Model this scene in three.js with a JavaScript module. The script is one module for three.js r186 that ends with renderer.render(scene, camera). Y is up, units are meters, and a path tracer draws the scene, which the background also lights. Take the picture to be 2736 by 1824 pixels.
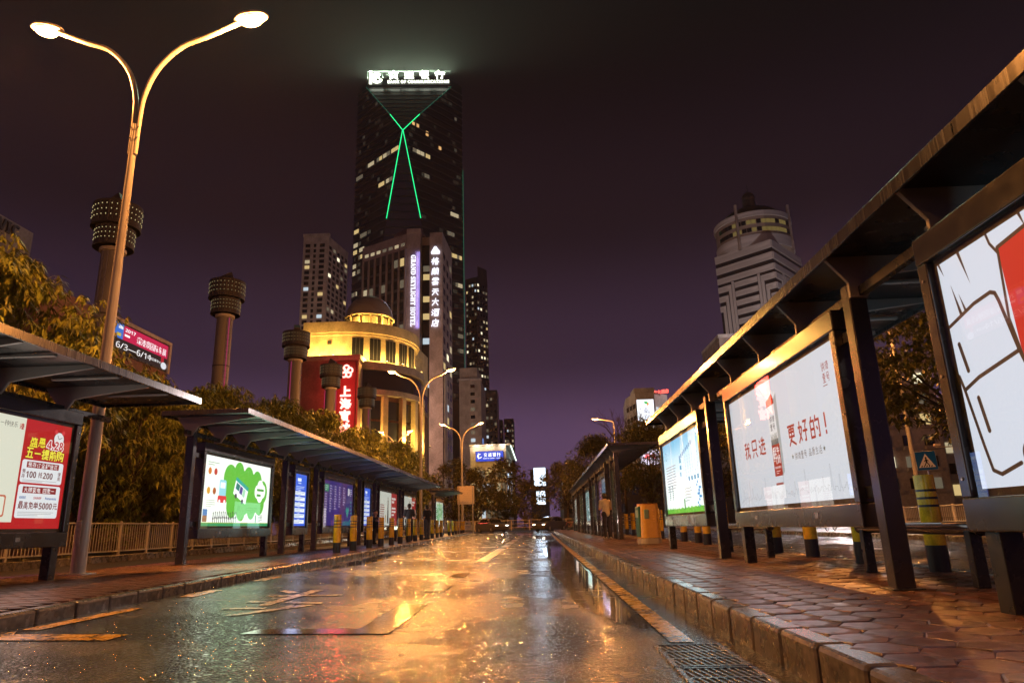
import * as THREE from 'three';
import { mergeGeometries } from 'three/addons/utils/BufferGeometryUtils.js';
import { RoundedBoxGeometry } from 'three/addons/geometries/RoundedBoxGeometry.js';
import { RectAreaLightUniformsLib } from 'three/addons/lights/RectAreaLightUniformsLib.js';
import { MarchingCubes } from 'three/addons/objects/MarchingCubes.js';
import { FontLoader } from 'three/addons/loaders/FontLoader.js';
import { TextGeometry } from 'three/addons/geometries/TextGeometry.js';

// ---------------------------------------------------------------- camera, sky, exposure
const R = THREE.MathUtils.degToRad;
const scene = new THREE.Scene();
const camera = new THREE.PerspectiveCamera(53.13, 1.5, 0.05, 3000);
camera.position.set(0, 0.745, 0);
camera.rotation.order = 'YXZ';
camera.rotation.set(R(15.183), R(1.798), R(-1.7));
const renderer = new THREE.WebGLRenderer({ antialias: true });
renderer.toneMapping = THREE.LinearToneMapping;
renderer.toneMappingExposure = 1.15;
renderer.shadowMap.enabled = true;
RectAreaLightUniformsLib.init();

{ // night sky: city glow near the horizon, dark violet overhead
  const W = 64, H = 256, a = new Float32Array(W * H * 4);
  const stops = [[-90, .012, .009, .012], [0, .108, .06, .13], [6, .093, .051, .11], [14, .031, .0168, .034], [25, .0098, .0053, .0086], [40, .0024, .0013, .0019], [65, .0018, .001, .0014], [90, .0016, .0009, .0013]];
  for (let y = 0; y < H; y++) {
    const el = (y + 0.5) / H * 180 - 90;
    let k = 0; while (k < stops.length - 2 && el > stops[k + 1][0]) k++;
    const [e0, ...c0] = stops[k], [e1, ...c1] = stops[k + 1], t = THREE.MathUtils.smoothstep(el, e0, e1);
    for (let x = 0; x < W; x++) { for (let c = 0; c < 3; c++) a[(y * W + x) * 4 + c] = c0[c] + (c1[c] - c0[c]) * t; a[(y * W + x) * 4 + 3] = 1; }
  }
  const t = new THREE.DataTexture(a, W, H, THREE.RGBAFormat, THREE.FloatType);
  t.mapping = THREE.EquirectangularReflectionMapping; t.magFilter = THREE.LinearFilter; t.needsUpdate = true;
  scene.background = t; scene.environment = t;
}
scene.fog = new THREE.FogExp2(0xd8cfd4, 0.00014);
const SODIUM = new THREE.Color(1, .35, .07), LAMP_POWER = 300;

// ---------------------------------------------------------------- helpers
let seed = 7;
const rnd = () => { seed = (seed + 0x6d2b79f5) | 0; let t = Math.imul(seed ^ (seed >>> 15), 1 | seed); t = (t + Math.imul(t ^ (t >>> 7), 61 | t)) ^ t; return ((t ^ (t >>> 14)) >>> 0) / 4294967296; };
const rr = (a, b) => a + (b - a) * rnd();
const clamp = THREE.MathUtils.clamp, lerp = THREE.MathUtils.lerp, sstep = THREE.MathUtils.smoothstep;
const G = (z) => z < 0 ? 4e-5 * Math.min(z * z, 4900) : 0;            // the street climbs a little
const roadY = (x, z) => -0.01446 - 0.01964 * clamp(x, -7, 1.4) + G(z);   // cross fall towards the right gutter
const kerbL = (z) => z > -20 ? -4.0 + 0.045 * z : -4.9 + 0.03 * (z + 20);
const SR = (z) => 0.16 + G(z), SL = (z) => 0.19 + G(z);

const taken = {};
const numbered = (n) => { const k = taken[n] = (taken[n] ?? -1) + 1; return k ? n + '_' + String(k).padStart(3, '0') : n; };
function tag(o, label, category, group) { o.userData.label = label; o.userData.category = category; if (group) o.userData.group = group; return o; }
function thing(name, label, category, pos = [0, 0, 0], ry = 0, group) {
  const o = new THREE.Group(); o.name = numbered(name); o.position.set(...pos); o.rotation.y = ry; scene.add(o); return tag(o, label, category, group);
}
function part(parent, name, geo, mat, label) {
  const m = new THREE.Mesh(Array.isArray(geo) ? merge(geo) : geo, mat); m.name = name; m.castShadow = m.receiveShadow = true; parent.add(m);
  if (label) m.userData.label = label;
  return m;
}
function single(name, geo, mat, label, category, group) { const m = part(scene, numbered(name), geo, mat); return tag(m, label, category, group); }
function struct(name, geo, mat) { const m = part(scene, numbered(name), geo, mat); m.userData.kind = 'structure'; return m; }
function structGroup(name) { const o = new THREE.Group(); o.name = numbered(name); o.userData.kind = 'structure'; scene.add(o); return o; }
function merge(list) {
  const l = list.map((g) => { g = g.index ? g.toNonIndexed() : g; for (const k of Object.keys(g.attributes)) if (!['position', 'normal', 'uv'].includes(k)) g.deleteAttribute(k); if (!g.attributes.uv) g.setAttribute('uv', new THREE.BufferAttribute(new Float32Array(g.attributes.position.count * 2), 2)); return g; });
  return mergeGeometries(l);
}
function metric(g) {   // uv in metres from the dominant direction of each face
  g = g.index ? g.toNonIndexed() : g; const p = g.attributes.position, uv = new Float32Array(p.count * 2), a = new THREE.Vector3(), b = new THREE.Vector3(), c = new THREE.Vector3();
  for (let i = 0; i < p.count; i += 3) {
    a.fromBufferAttribute(p, i); b.fromBufferAttribute(p, i + 1).sub(a); c.fromBufferAttribute(p, i + 2).sub(a); b.cross(c);
    const ax = Math.abs(b.x), ay = Math.abs(b.y), az = Math.abs(b.z);
    for (let k = 0; k < 3; k++) { a.fromBufferAttribute(p, i + k); const [u, v] = ay >= ax && ay >= az ? [a.x, -a.z] : ax >= az ? [a.z, a.y] : [a.x, a.y]; uv[(i + k) * 2] = u; uv[(i + k) * 2 + 1] = v; }
  }
  g.setAttribute('uv', new THREE.BufferAttribute(uv, 2)); return g;
}
const bx = (x0, x1, y0, y1, z0, z1) => metric(new THREE.BoxGeometry(Math.abs(x1 - x0), Math.abs(y1 - y0), Math.abs(z1 - z0)).translate((x0 + x1) / 2, (y0 + y1) / 2, (z0 + z1) / 2));
const rb = (x0, x1, y0, y1, z0, z1, r = .01, s = 2) => metric(new RoundedBoxGeometry(Math.abs(x1 - x0), Math.abs(y1 - y0), Math.abs(z1 - z0), s, r).translate((x0 + x1) / 2, (y0 + y1) / 2, (z0 + z1) / 2));
const V = (x, y, z) => new THREE.Vector3(x, y, z);
const cyl = (r0, r1, y0, y1, x = 0, z = 0, n = 20, open = false) => new THREE.CylinderGeometry(r1, r0, y1 - y0, n, 1, open).translate(x, (y0 + y1) / 2, z);   // r0 below, r1 above
function bar(a, b, r, n = 8, r2 = r) { const d = b.clone().sub(a), g = new THREE.CylinderGeometry(r2, r, d.length(), n); g.translate(0, d.length() / 2, 0); g.applyQuaternion(new THREE.Quaternion().setFromUnitVectors(V(0, 1, 0), d.normalize())); return g.translate(a.x, a.y, a.z); }
const tube = (pts, r, seg = 24, n = 8) => new THREE.TubeGeometry(new THREE.CatmullRomCurve3(pts), seg, r, n);
function extrude(pts, depth, bevel = 0) { const s = new THREE.Shape(pts.map((p) => new THREE.Vector2(...p))); return new THREE.ExtrudeGeometry(s, { depth, bevelEnabled: bevel > 0, bevelSize: bevel, bevelThickness: bevel, bevelSegments: 1 }); }
const flat = (x, z, y) => 0;

// tileable value noise
function lattice(n, s) { const a = new Float32Array(n * n); let q = s * 7919 + 13; for (let i = 0; i < n * n; i++) { q = (Math.imul(q, 1664525) + 1013904223) | 0; a[i] = (q >>> 8) / 16777216; } return a; }
function vnoise(L, n, u, v) { u *= n; v *= n; const x = Math.floor(u), y = Math.floor(v), fx = u - x, fy = v - y, sx = fx * fx * (3 - 2 * fx), sy = fy * fy * (3 - 2 * fy), w = (i, j) => L[((j % n + n) % n) * n + (i % n + n) % n]; return lerp(lerp(w(x, y), w(x + 1, y), sx), lerp(w(x, y + 1), w(x + 1, y + 1), sx), sy); }
function fbm(base, oct, s) { const Ls = []; for (let k = 0; k < oct; k++) Ls.push([lattice(base << k, s + k), base << k]); return (u, v) => { let a = 0, t = 0, m = 1; for (const [L, n] of Ls) { a += m * vnoise(L, n, u, v); t += m; m *= .55; } return a / t; }; }
function tex(w, h, f, srgb = false) {
  const d = new Uint8Array(w * h * 4);
  for (let y = 0; y < h; y++) for (let x = 0; x < w; x++) { const c = f((x + .5) / w, (y + .5) / h), i = (y * w + x) * 4; if (typeof c === 'number') d[i] = d[i + 1] = d[i + 2] = clamp(c, 0, 1) * 255; else for (let k = 0; k < 3; k++) d[i + k] = clamp(c[k], 0, 1) * 255; d[i + 3] = 255; }
  const t = new THREE.DataTexture(d, w, h); t.magFilter = THREE.LinearFilter; t.minFilter = THREE.LinearMipmapLinearFilter; t.generateMipmaps = true; t.wrapS = t.wrapT = THREE.RepeatWrapping; if (srgb) t.colorSpace = THREE.SRGBColorSpace; t.needsUpdate = true; return t;
}
const rep = (t, per) => { const c = t.clone(); c.repeat.set(1 / per, 1 / per); c.needsUpdate = true; return c; };
const rep2 = (t, a, b) => { const c = t.clone(); c.repeat.set(1 / a, 1 / b); c.needsUpdate = true; return c; };
const C = (r, g, b) => new THREE.Color().setRGB(r, g, b);
const mat = (c, roughness = .6, o = {}) => new THREE.MeshStandardMaterial({ color: C(...c), roughness, ...o });
const phys = (c, roughness = .6, o = {}) => new THREE.MeshPhysicalMaterial({ color: C(...c), roughness, ...o });
const glow = (c, i = 1, o = {}) => new THREE.MeshStandardMaterial({ color: C(.02, .02, .02), roughness: .5, emissive: C(...c), emissiveIntensity: i, ...o });
function point(parent, pos, color, power, radius = 3) { const l = new THREE.PointLight(color, power); l.position.set(...pos); l.castShadow = true; l.shadow.radius = radius; parent.add(l); return l; }
function area(parent, pos, look, w, h, color, power) { const l = new THREE.RectAreaLight(color, power, w, h); l.position.set(...pos); parent.add(l); l.lookAt(...look); return l; }

// ---------------------------------------------------------------- shared textures and materials
const nA = fbm(8, 5, 3), nB = fbm(4, 4, 11), nC = fbm(32, 3, 23), nD = fbm(64, 3, 41);
const T = {
  grime: tex(512, 512, (u, v) => .35 + .65 * nA(u, v)),
  cloud: tex(256, 256, (u, v) => nB(u, v)),
  fine: tex(512, 512, (u, v) => nC(u, v)),
  asphaltBump: (() => { const N = 1024, a = new Float32Array(N * N), q = fbm(128, 2, 5); let s = 99; const r = () => { s = (Math.imul(s, 1664525) + 1013904223) | 0; return (s >>> 8) / 16777216; };
    for (let k = 0; k < 26000; k++) { const cx = r() * N, cy = r() * N, rad = 2.2 + r() * 4.2, hgt = .35 + .65 * r(); for (let j = -7; j <= 7; j++) for (let i = -7; i <= 7; i++) { const d = Math.hypot(i, j) / rad; if (d < 1) { const ix = (Math.floor(cx + i) + N) % N, iy = (Math.floor(cy + j) + N) % N, h = hgt * Math.sqrt(1 - d * d); if (h > a[iy * N + ix]) a[iy * N + ix] = h; } } }
    const q2 = fbm(12, 3, 8); return tex(N, N, (u, v) => .62 * a[Math.floor(v * N) * N + Math.floor(u * N)] + .1 * q(u, v) + .28 * q2(u, v)); })(),
  asphalt: tex(1024, 1024, (u, v) => { const k = .55 + .5 * nD(u, v) + .35 * (nA(u, v) - .5); return [.2 * k, .195 * k, .19 * k]; }, true),
  wet: (() => { const p = fbm(4, 5, 71), q = fbm(16, 3, 77); return tex(512, 512, (u, v) => { const k = sstep(p(u, v), .38, .58); return .42 + .5 * k + .22 * (q(u, v) - .5); }); })(),
  stone: tex(512, 512, (u, v) => { const k = .62 + .45 * (nC(u, v) - .5) + .5 * (nA(u, v) - .5); return [.63 * k, .6 * k, .56 * k]; }, true),
  brick: tex(512, 512, (u, v) => { const k = .75 + .5 * (nC(u, v) - .5) + .55 * (nA(u, v) - .5); return [.5 * k, .365 * k, .305 * k]; }, true),
  worn: (() => { const p = fbm(16, 4, 91), q = fbm(64, 2, 95); return tex(512, 512, (u, v) => { const k = sstep(.6 * p(u, v) + .4 * q(u, v), .36, .44), n = .9 + .2 * (q(u, v) - .5), d = lerp(.2, n, k); return [d, d, d]; }, true); })(),
  wall: tex(512, 512, (u, v) => { const k = .85 + .2 * (nC(u, v) - .5) + .3 * (nB(u, v) - .5); return [k, k, k]; }, true),
  streak: (() => { const L = lattice(64, 5), L2 = lattice(256, 6); return tex(512, 512, (u, v) => .55 + .3 * vnoise(L, 64, u, Math.floor(v * 4) / 64) + .25 * (vnoise(L2, 256, u, v / 16) - .5)); })(),
};
const M = {
  asphalt: phys([.8, .8, .8], .29, { map: rep(T.asphalt, 3.1), roughnessMap: rep(T.wet, 4.7), bumpMap: rep(T.asphaltBump, 2.3), bumpScale: .011, ior: 1.5 }),
  asphaltFar: phys([1, 1, 1], .5, { map: rep(T.asphalt, 3.1), roughnessMap: rep(T.wet, 9), bumpMap: rep(T.asphaltBump, 1.9), bumpScale: .004 }),
  bike: mat([.7, .42, .4], .7, { map: rep(T.asphalt, 2.3), bumpMap: rep(T.asphaltBump, 2), bumpScale: .003 }),
  stone: mat([.8, .77, .72], .36, { map: rep(T.stone, 1.7), bumpMap: rep(T.fine, .5), bumpScale: .0008, roughnessMap: rep(T.grime, 1.3) }),
  stone2: mat([.62, .6, .56], .4, { map: rep(T.stone, 1.3), bumpMap: rep(T.fine, .5), bumpScale: .0008, roughnessMap: rep(T.grime, 1.1) }),
  bed: mat([.025, .02, .018], .85, { bumpMap: rep(T.fine, .4), bumpScale: .004 }),
  paving: mat([1, .95, .95], .55, { map: rep(T.brick, 1.5), bumpMap: rep(T.fine, .6), bumpScale: .003, roughnessMap: rep(T.grime, 2) }),
  soil: mat([.05, .04, .03], .95, { bumpMap: rep(T.fine, .7), bumpScale: .02 }),
  paint: mat([.62, .6, .55], .4, { map: rep(T.worn, 1.3), bumpMap: rep(T.asphaltBump, 1.9), bumpScale: .0018, roughnessMap: rep(T.grime, .9) }),
  yellowPaint: mat([.62, .4, .06], .4, { map: rep(T.worn, 1.5), bumpMap: rep(T.asphaltBump, 1.9), bumpScale: .0018, roughnessMap: rep(T.grime, .9) }),
  frame: phys([.026, .027, .028], .36, { roughnessMap: rep(T.grime, 1.6), bumpMap: rep(T.cloud, .8), bumpScale: .0008, clearcoat: .6, clearcoatRoughness: .13 }),
  frameDark: phys([.016, .018, .019], .42, { roughnessMap: rep(T.grime, 1.2) }),
  fascia: phys([.028, .026, .026], .34, { roughnessMap: rep2(T.streak, 1.1, 4), map: rep2(T.streak, .9, 4), clearcoat: .6, clearcoatRoughness: .15 }),
  rib: mat([.3, .31, .31], .5, { roughnessMap: rep(T.grime, 1) }),
  roofUnder: mat([.02, .022, .025], .45, { roughnessMap: rep(T.grime, 2) }),
  pole: mat([.52, .5, .47], .45, { map: rep(T.wall, 1.2), roughnessMap: rep(T.grime, 1.5) }),
  steel: mat([.5, .5, .5], .35, { metalness: .8, roughnessMap: rep(T.grime, 1) }),
  iron: mat([.09, .085, .08], .38, { metalness: .75, roughnessMap: rep(T.grime, .4), bumpMap: rep(T.fine, .3), bumpScale: .002 }),
  black: mat([.01, .01, .01], .5),
  bollardYellow: phys([.72, .47, .015], .3, { map: rep(T.wall, .5), roughnessMap: rep(T.grime, .5) }),
  bollardBlack: phys([.014, .014, .015], .35),
  bark: mat([.07, .05, .035], .95, { bumpMap: rep2(T.streak, .4, .8), bumpScale: .02 }),
  glass: phys([1, 1, 1], 0, { transmission: 1, thickness: 0, ior: 1.5 }),
  water: phys([1, 1, 1], .035, { transmission: 1, thickness: 0, ior: 1.33, bumpMap: rep(T.cloud, .9), bumpScale: .0006 }),
  lens: glow([1, .62, .25], 14),
};
// ---------------------------------------------------------------- the setting: ground, roads, pavements
function sheet(x0f, x1f, z0, z1, nx, nz, yf) {   // a grid between two edges that may bend along the street
  const pos = [], uv = [], idx = [];
  for (let j = 0; j <= nz; j++) { const z = lerp(z0, z1, j / nz), a = typeof x0f === 'function' ? x0f(z) : x0f, b = typeof x1f === 'function' ? x1f(z) : x1f;
    for (let i = 0; i <= nx; i++) { const x = lerp(a, b, i / nx); pos.push(x, yf(x, z), z); uv.push(x, -z); } }
  for (let j = 0; j < nz; j++) for (let i = 0; i < nx; i++) { const a = j * (nx + 1) + i, b = a + nx + 1; idx.push(a, a + 1, b, a + 1, b + 1, b); }
  const g = new THREE.BufferGeometry(); g.setAttribute('position', new THREE.Float32BufferAttribute(pos, 3)); g.setAttribute('uv', new THREE.Float32BufferAttribute(uv, 2)); g.setIndex(idx); g.computeVertexNormals(); return g;
}
const Z0 = 9, Z1 = -66;
struct('ground', new THREE.CircleGeometry(620, 64).rotateX(-Math.PI / 2).translate(0, -.35, -150), mat([.05, .045, .045], .9));
struct('road', sheet((z) => kerbL(z) - .05, 1.34, Z0, -70, 10, 60, roadY), M.asphalt);
struct('cross_street', sheet(-75, 80, Z1, -84, 20, 8, (x, z) => roadY(x * .12, z) - .02), M.asphaltFar);
struct('service_road', sheet(4.62, 11.3, Z0, -68, 6, 40, (x, z) => .02 + G(z)), M.asphalt);
struct('main_road', sheet(13.1, 60, Z0, -68, 8, 20, (x, z) => .02 + G(z)), M.asphaltFar);
struct('traffic_island', metric(sheet(11.3, 13.1, Z0, -64, 2, 40, (x, z) => .15 + G(z))), M.paving);
struct('bike_lane', sheet(-12.0, -8.42, Z0, Z1, 4, 40, (x, z) => .1 + G(z)), M.bike);
struct('verge', sheet(-46, -12.28, 12, Z1, 4, 20, (x, z) => .2 + G(z)), M.soil);
struct('far_verge', sheet(-75, 80, -84, -150, 8, 8, (x, z) => .3), M.soil);

// kerbs: each stone its own block, uneven by a few millimetres
function kerbRun(name, xf, side, top, bottom, z0, z1, len, width, m) {
  const g = structGroup(name), variants = [0, 1, 2].map(() => { const q = rb(-width / 2, width / 2, -.5, 0, -len / 2 + .005, len / 2 - .005, .026, 1); q.computeVertexNormals(); return q; });
  let z = z0, k = 0;
  while (z > z1) {
    const s = part(g, 'kerb_stone', variants[k++ % 3], k % 4 == 1 ? m[1] : m[0]), zm = z - len / 2;
    s.position.set(xf(zm) + side * width / 2 + rr(-.004, .004), top(zm) + rr(-.004, .003), zm); s.rotation.set(rr(-.004, .004), rr(-.006, .006) + (xf(zm - .5) - xf(zm + .5)) * -1, rr(-.008, .008)); z -= len;
  }
  return g;
}
kerbRun('kerb_right', () => 1.3, 1, SR, 0, 4.2, -66, .52, .16, [M.stone, M.stone2]);
kerbRun('kerb_left', kerbL, -1, SL, 0, -1.6, -64, .55, .16, [M.stone, M.stone2]);
kerbRun('kerb_service', () => 4.5, 1, SR, 0, -3, -50, .9, .14, [M.stone2, M.stone]);
kerbRun('kerb_island', () => 11.3, -1, (z) => .165 + G(z), 0, -10, -62, .9, .14, [M.stone2, M.stone]);
kerbRun('kerb_fence', () => -12, -1, (z) => .29 + G(z), 0, -6, -62, .9, .28, [M.stone2, M.stone]);

// pavements: bed, then loose-laid blocks; the nearest are pieces, the rest one mass, and beyond that plain paving
struct('pavement_bed_right', sheet(1.45, 4.5, Z0, -30, 4, 30, (x, z) => SR(z) - .028), M.bed);
struct('pavement_bed_left', sheet(-8.42, (z) => kerbL(z) - .15, -2, -24, 4, 22, (x, z) => SL(z) - .02), M.bed);
const pavR = struct('pavement_right', sheet(1.45, 4.5, -30, Z1, 4, 30, (x, z) => SR(z) - .003), M.paving);
const pavL = struct('pavement_left', sheet(-8.42, (z) => kerbL(z) - .15, -24, Z1, 4, 30, (x, z) => SL(z) - .003), M.paving);
part(scene, numbered('pavement_edge_left'), sheet(-8.5, -8.42, -2, Z1, 1, 30, (x, z) => (x < -8.45 ? .05 : SL(z) - .004)), M.stone2).userData.kind = 'structure';
const brickMats = [[.9, .78, .76], [.74, .62, .6], [1.0, .82, .74], [.66, .55, .55], [.82, .66, .6]].map((c, i) => mat(c, .82, { map: (() => { const t = rep(T.brick, 1.1); t.offset.set(i * .21, i * .37); return t; })(), bumpMap: rep(T.fine, .25), bumpScale: .0016, roughnessMap: rep(T.wet, .9) }));
function blockGeo(outline, h, bev) { const g = new THREE.ExtrudeGeometry(new THREE.Shape(outline.map((p) => new THREE.Vector2(...p))), { depth: h - bev, bevelEnabled: true, bevelSize: bev, bevelThickness: bev, bevelSegments: 1, curveSegments: 1 }); return metric(g.rotateX(-Math.PI / 2).translate(0, -h, 0)); }
function layBlocks(parent, spots, geos, name, y, most) {
  spots.sort((a, b) => Math.hypot(a[0] * .8, a[1]) - Math.hypot(b[0] * .8, b[1]));
  const place = (o, [x, z, ry]) => { o.position.set(x, y(z) + rr(-.0035, .0025), z); o.rotation.set(rr(-.012, .012), ry + rr(-.01, .01), rr(-.012, .012)); };
  spots.slice(0, most).forEach((s, i) => place(part(parent, name, geos[i % geos.length], brickMats[Math.floor(rnd() * 5)]), s));
  const rest = spots.slice(most), d = new THREE.Object3D();
  for (let q = 0; q < 5; q++) { const mine = rest.filter((_, i) => (i * 7919 + (i >> 3)) % 5 === q), im = new THREE.InstancedMesh(geos[q % geos.length], brickMats[q], mine.length); im.name = name + '_spread'; im.userData.kind = 'stuff'; im.castShadow = im.receiveShadow = true;
    mine.forEach((s, i) => { place(d, s); d.updateMatrix(); im.setMatrixAt(i, d.matrix); }); parent.add(im); }
}
{ // right: elongated hexagon blocks
  const a = .162, sp = [], hex = (j) => Array.from({ length: 6 }, (_, k) => { const t = k * Math.PI / 3, r = a * .935; return [Math.cos(t) * r * (1 + j * (rnd() - .5)), Math.sin(t) * r * (1 + j * (rnd() - .5))]; });
  const geos = [0, 1, 2, 3, 4, 5].map(() => blockGeo(hex(.17), .05, .009));
  for (let i = 0; i < 18; i++) for (let j = 0; j < 160; j++) { const x = 1.56 + i * a * 1.5, z = 1.6 - (j + (i % 2) / 2) * a * Math.sqrt(3); if (x < 4.42 && z > -29.9) sp.push([x, z, 0]); }
  layBlocks(pavR, sp, geos, 'paving_block', SR, 300);
}
{ // left: plain brick pavers laid in rows
  const sp = [], geos = [0, 1, 2, 3].map(() => blockGeo([[-.097, -.047], [.097, -.047], [.097, .047], [-.097, .047]], .05, .004));
  for (let j = 0; j < 200; j++) for (let i = 0; i < 24; i++) { const z = -2.6 - j * .105, x = -8.3 + i * .205 + (j % 2) * .1; if (z > -23.9 && x < kerbL(z) - .27) sp.push([x, z, 0]); }
  layBlocks(pavL, sp, geos, 'paving_brick', SL, 300);
}

// painted markings: thin sheets lying on the asphalt
function mark(name, pts, m, label, group, parent) {
  const s = new THREE.Shape(pts.map(([x, z]) => new THREE.Vector2(x, -z))), g0 = new THREE.ShapeGeometry(s), p = g0.attributes.position;
  for (let i = 0; i < p.count; i++) { const x = p.getX(i), z = -p.getY(i); p.setXYZ(i, x, roadY(x, z) + .006, z); }
  const uv = new Float32Array(p.count * 2); for (let i = 0; i < p.count; i++) { uv[i * 2] = p.getX(i); uv[i * 2 + 1] = -p.getZ(i); } g0.setAttribute('uv', new THREE.BufferAttribute(uv, 2)); g0.computeVertexNormals();
  if (parent) return part(parent, name, g0, m);
  return single(name, g0, m, label, 'road marking', group);
}
const strip = (x0, x1, z0, z1) => [[x0, z0], [x1, z0], [x1, z1], [x0, z1]];
const smooth = mat([.13, .12, .11], .16, { map: rep(T.wall, .8), roughnessMap: rep(T.grime, .9), bumpMap: rep(T.asphaltBump, 1.9), bumpScale: .0006 });
{ const g = structGroup('lane_line'); mark('lane_dash', [[-2.26, -5.38], [-1.14, -5.36], [-1.16, -7.33], [-1.44, -7.33], [-1.42, -5.63], [-2.2, -5.63]], smooth, 0, 0, g);
  for (const [a, b] of [[-8.72, -9.7], [-11.05, -11.98], [-13.55, -14.37], [-15.8, -24], [-26, -28.5], [-30, -33], [-35, -38], [-40, -43], [-45.5, -48.5], [-51, -54]]) mark('lane_dash', strip(-1.44, -1.19, a, b), a < -15 ? M.paint : smooth, 0, 0, g); }
{ const g = structGroup('edge_line_right'); mark('yellow_edge_line', strip(.84, 1.0, -4.95, -30), M.yellowPaint, 0, 0, g); mark('yellow_edge_line', strip(.84, 1.0, -30.05, -60), M.yellowPaint, 0, 0, g); }
{ const g = structGroup('bus_bay_line'); mark('yellow_bay_line', strip(-4.12, -3.96, -5.62, -7.1), M.yellowPaint, 0, 0, g);
  mark('yellow_bay_line', [[-4.12, -5.12], [-3.1, -5.1], [-3.1, -5.38], [-4.0, -5.4], [-4.12, -5.6]], M.yellowPaint, 0, 0, g);
  for (const [a, b] of [[-8.2, -9.1], [-10.6, -11.5], [-13.1, -14], [-15.6, -16.5], [-18, -19], [-20.5, -21.5]]) mark('yellow_bay_line', [[kerbL(a) + .16, a], [kerbL(a) + .34, a], [kerbL(b) + .34, b], [kerbL(b) + .16, b]], M.yellowPaint, 0, 0, g); }
{ const g = structGroup('lane_lettering'); // one stretched white character
  const q = [[[-2.9, -7.3], [-2.78, -7.29], [-2.74, -9.0], [-2.9, -9.02]], [[-3.18, -8.2], [-2.32, -8.28], [-2.32, -8.4], [-3.18, -8.33]], [[-3.15, -7.58], [-2.9, -7.56], [-2.9, -7.68], [-3.15, -7.7]], [[-2.73, -7.5], [-2.29, -7.42], [-2.29, -7.54], [-2.73, -7.62]], [[-2.89, -6.46], [-2.75, -6.5], [-2.3, -7.3], [-2.45, -7.36]], [[-3.12, -6.96], [-2.72, -6.98], [-2.72, -7.1], [-3.12, -7.08]], [[-3.2, -9.0], [-2.95, -8.7], [-3.0, -8.55], [-3.26, -8.85]]];
  for (const p of q) mark('painted_stroke', p, M.paint, 0, 0, g); }
{ const g = structGroup('stop_line'); for (let k = 0; k < 5; k++) mark('crossing_bar', strip(-2.7 - k * .75, -2.3 - k * .75, -56.5, -59.5), M.paint, 0, 0, g); }

// puddles: shallow standing water with its own outline, along the right gutter and in dips
function puddle(pts, dy) {
  const s = new THREE.Shape(new THREE.CatmullRomCurve3(pts.map(([x, z]) => V(x, -z, 0)), true, 'catmullrom', .5).getPoints(pts.length * 9).map((p) => new THREE.Vector2(p.x + rr(-.012, .012), p.y + rr(-.03, .03)))), g = new THREE.ShapeGeometry(s), p = g.attributes.position;
  for (let i = 0; i < p.count; i++) { const x = p.getX(i), z = -p.getY(i); p.setXYZ(i, x, roadY(x, z) + dy, z); }
  metric(g); g.computeVertexNormals(); return g;
}
struct('puddle', puddle([[.82, -5.6], [.78, -8], [.82, -12], [.8, -18], [.82, -26], [.7, -34], [.35, -33], [.18, -26], [.1, -20], [.22, -15], [.16, -12], [.3, -9.2], [.34, -7.4], [.52, -6.2]], .009), M.water);
struct('puddle', puddle([[.45, -37], [.75, -42], [.6, -50], [-.2, -52], [-.9, -49], [-.6, -44], [-.1, -39]], .009), M.water);
struct('puddle', puddle([[-1.0, -52], [-.5, -55], [-.8, -60], [-1.6, -61], [-2, -57], [-1.7, -53.5]], .009), M.water);
struct('puddle', puddle([[-4.55, -12.3], [-4.0, -13], [-3.7, -15.5], [-4.0, -19], [-4.6, -20.5], [-4.85, -18], [-4.7, -15]], .009), M.water);

// two cast iron drain grates in the right gutter
for (const [z, word] of [[-4.47, 'cast iron drain grate in the right gutter, the farther of the two'], [-3.72, 'cast iron drain grate in the right gutter, the nearer one at the picture edge']]) {
  const w = .43, l = .73, x = .92, t = thing('drain_grate', word, 'drain grate', [x, roadY(x, z), z], 0, 'drain grates in the gutter');
  part(t, 'grate_pit', bx(-w / 2 + .01, w / 2 - .01, .001, .005, -l / 2 + .01, l / 2 - .01), M.black);
  part(t, 'grate_frame', [rb(-w / 2, -w / 2 + .03, -.02, .014, -l / 2, l / 2, .004), rb(w / 2 - .03, w / 2, -.02, .014, -l / 2, l / 2, .004), rb(-w / 2 + .03, w / 2 - .03, -.02, .013, -l / 2, -l / 2 + .03, .004), rb(-w / 2 + .03, w / 2 - .03, -.02, .013, l / 2 - .03, l / 2, .004)], M.iron);
  const gb = rb(-.008, .008, -.02, .011, -.105, .105, .003, 1), cb = rb(-w / 2 + .03, w / 2 - .03, -.02, .0105, -.012, .012, .003, 1);
  for (const dz of [-.113, .113]) part(t, 'cross_bar', cb, M.iron).position.z = dz;
  for (const dz of [-.226, 0, .226]) for (let k = 0; k < 9; k++) { const b = part(t, 'grate_bar', gb, M.iron); b.position.set(-.164 + k * .041, 0, dz); b.rotation.y = .18; }
}
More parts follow.
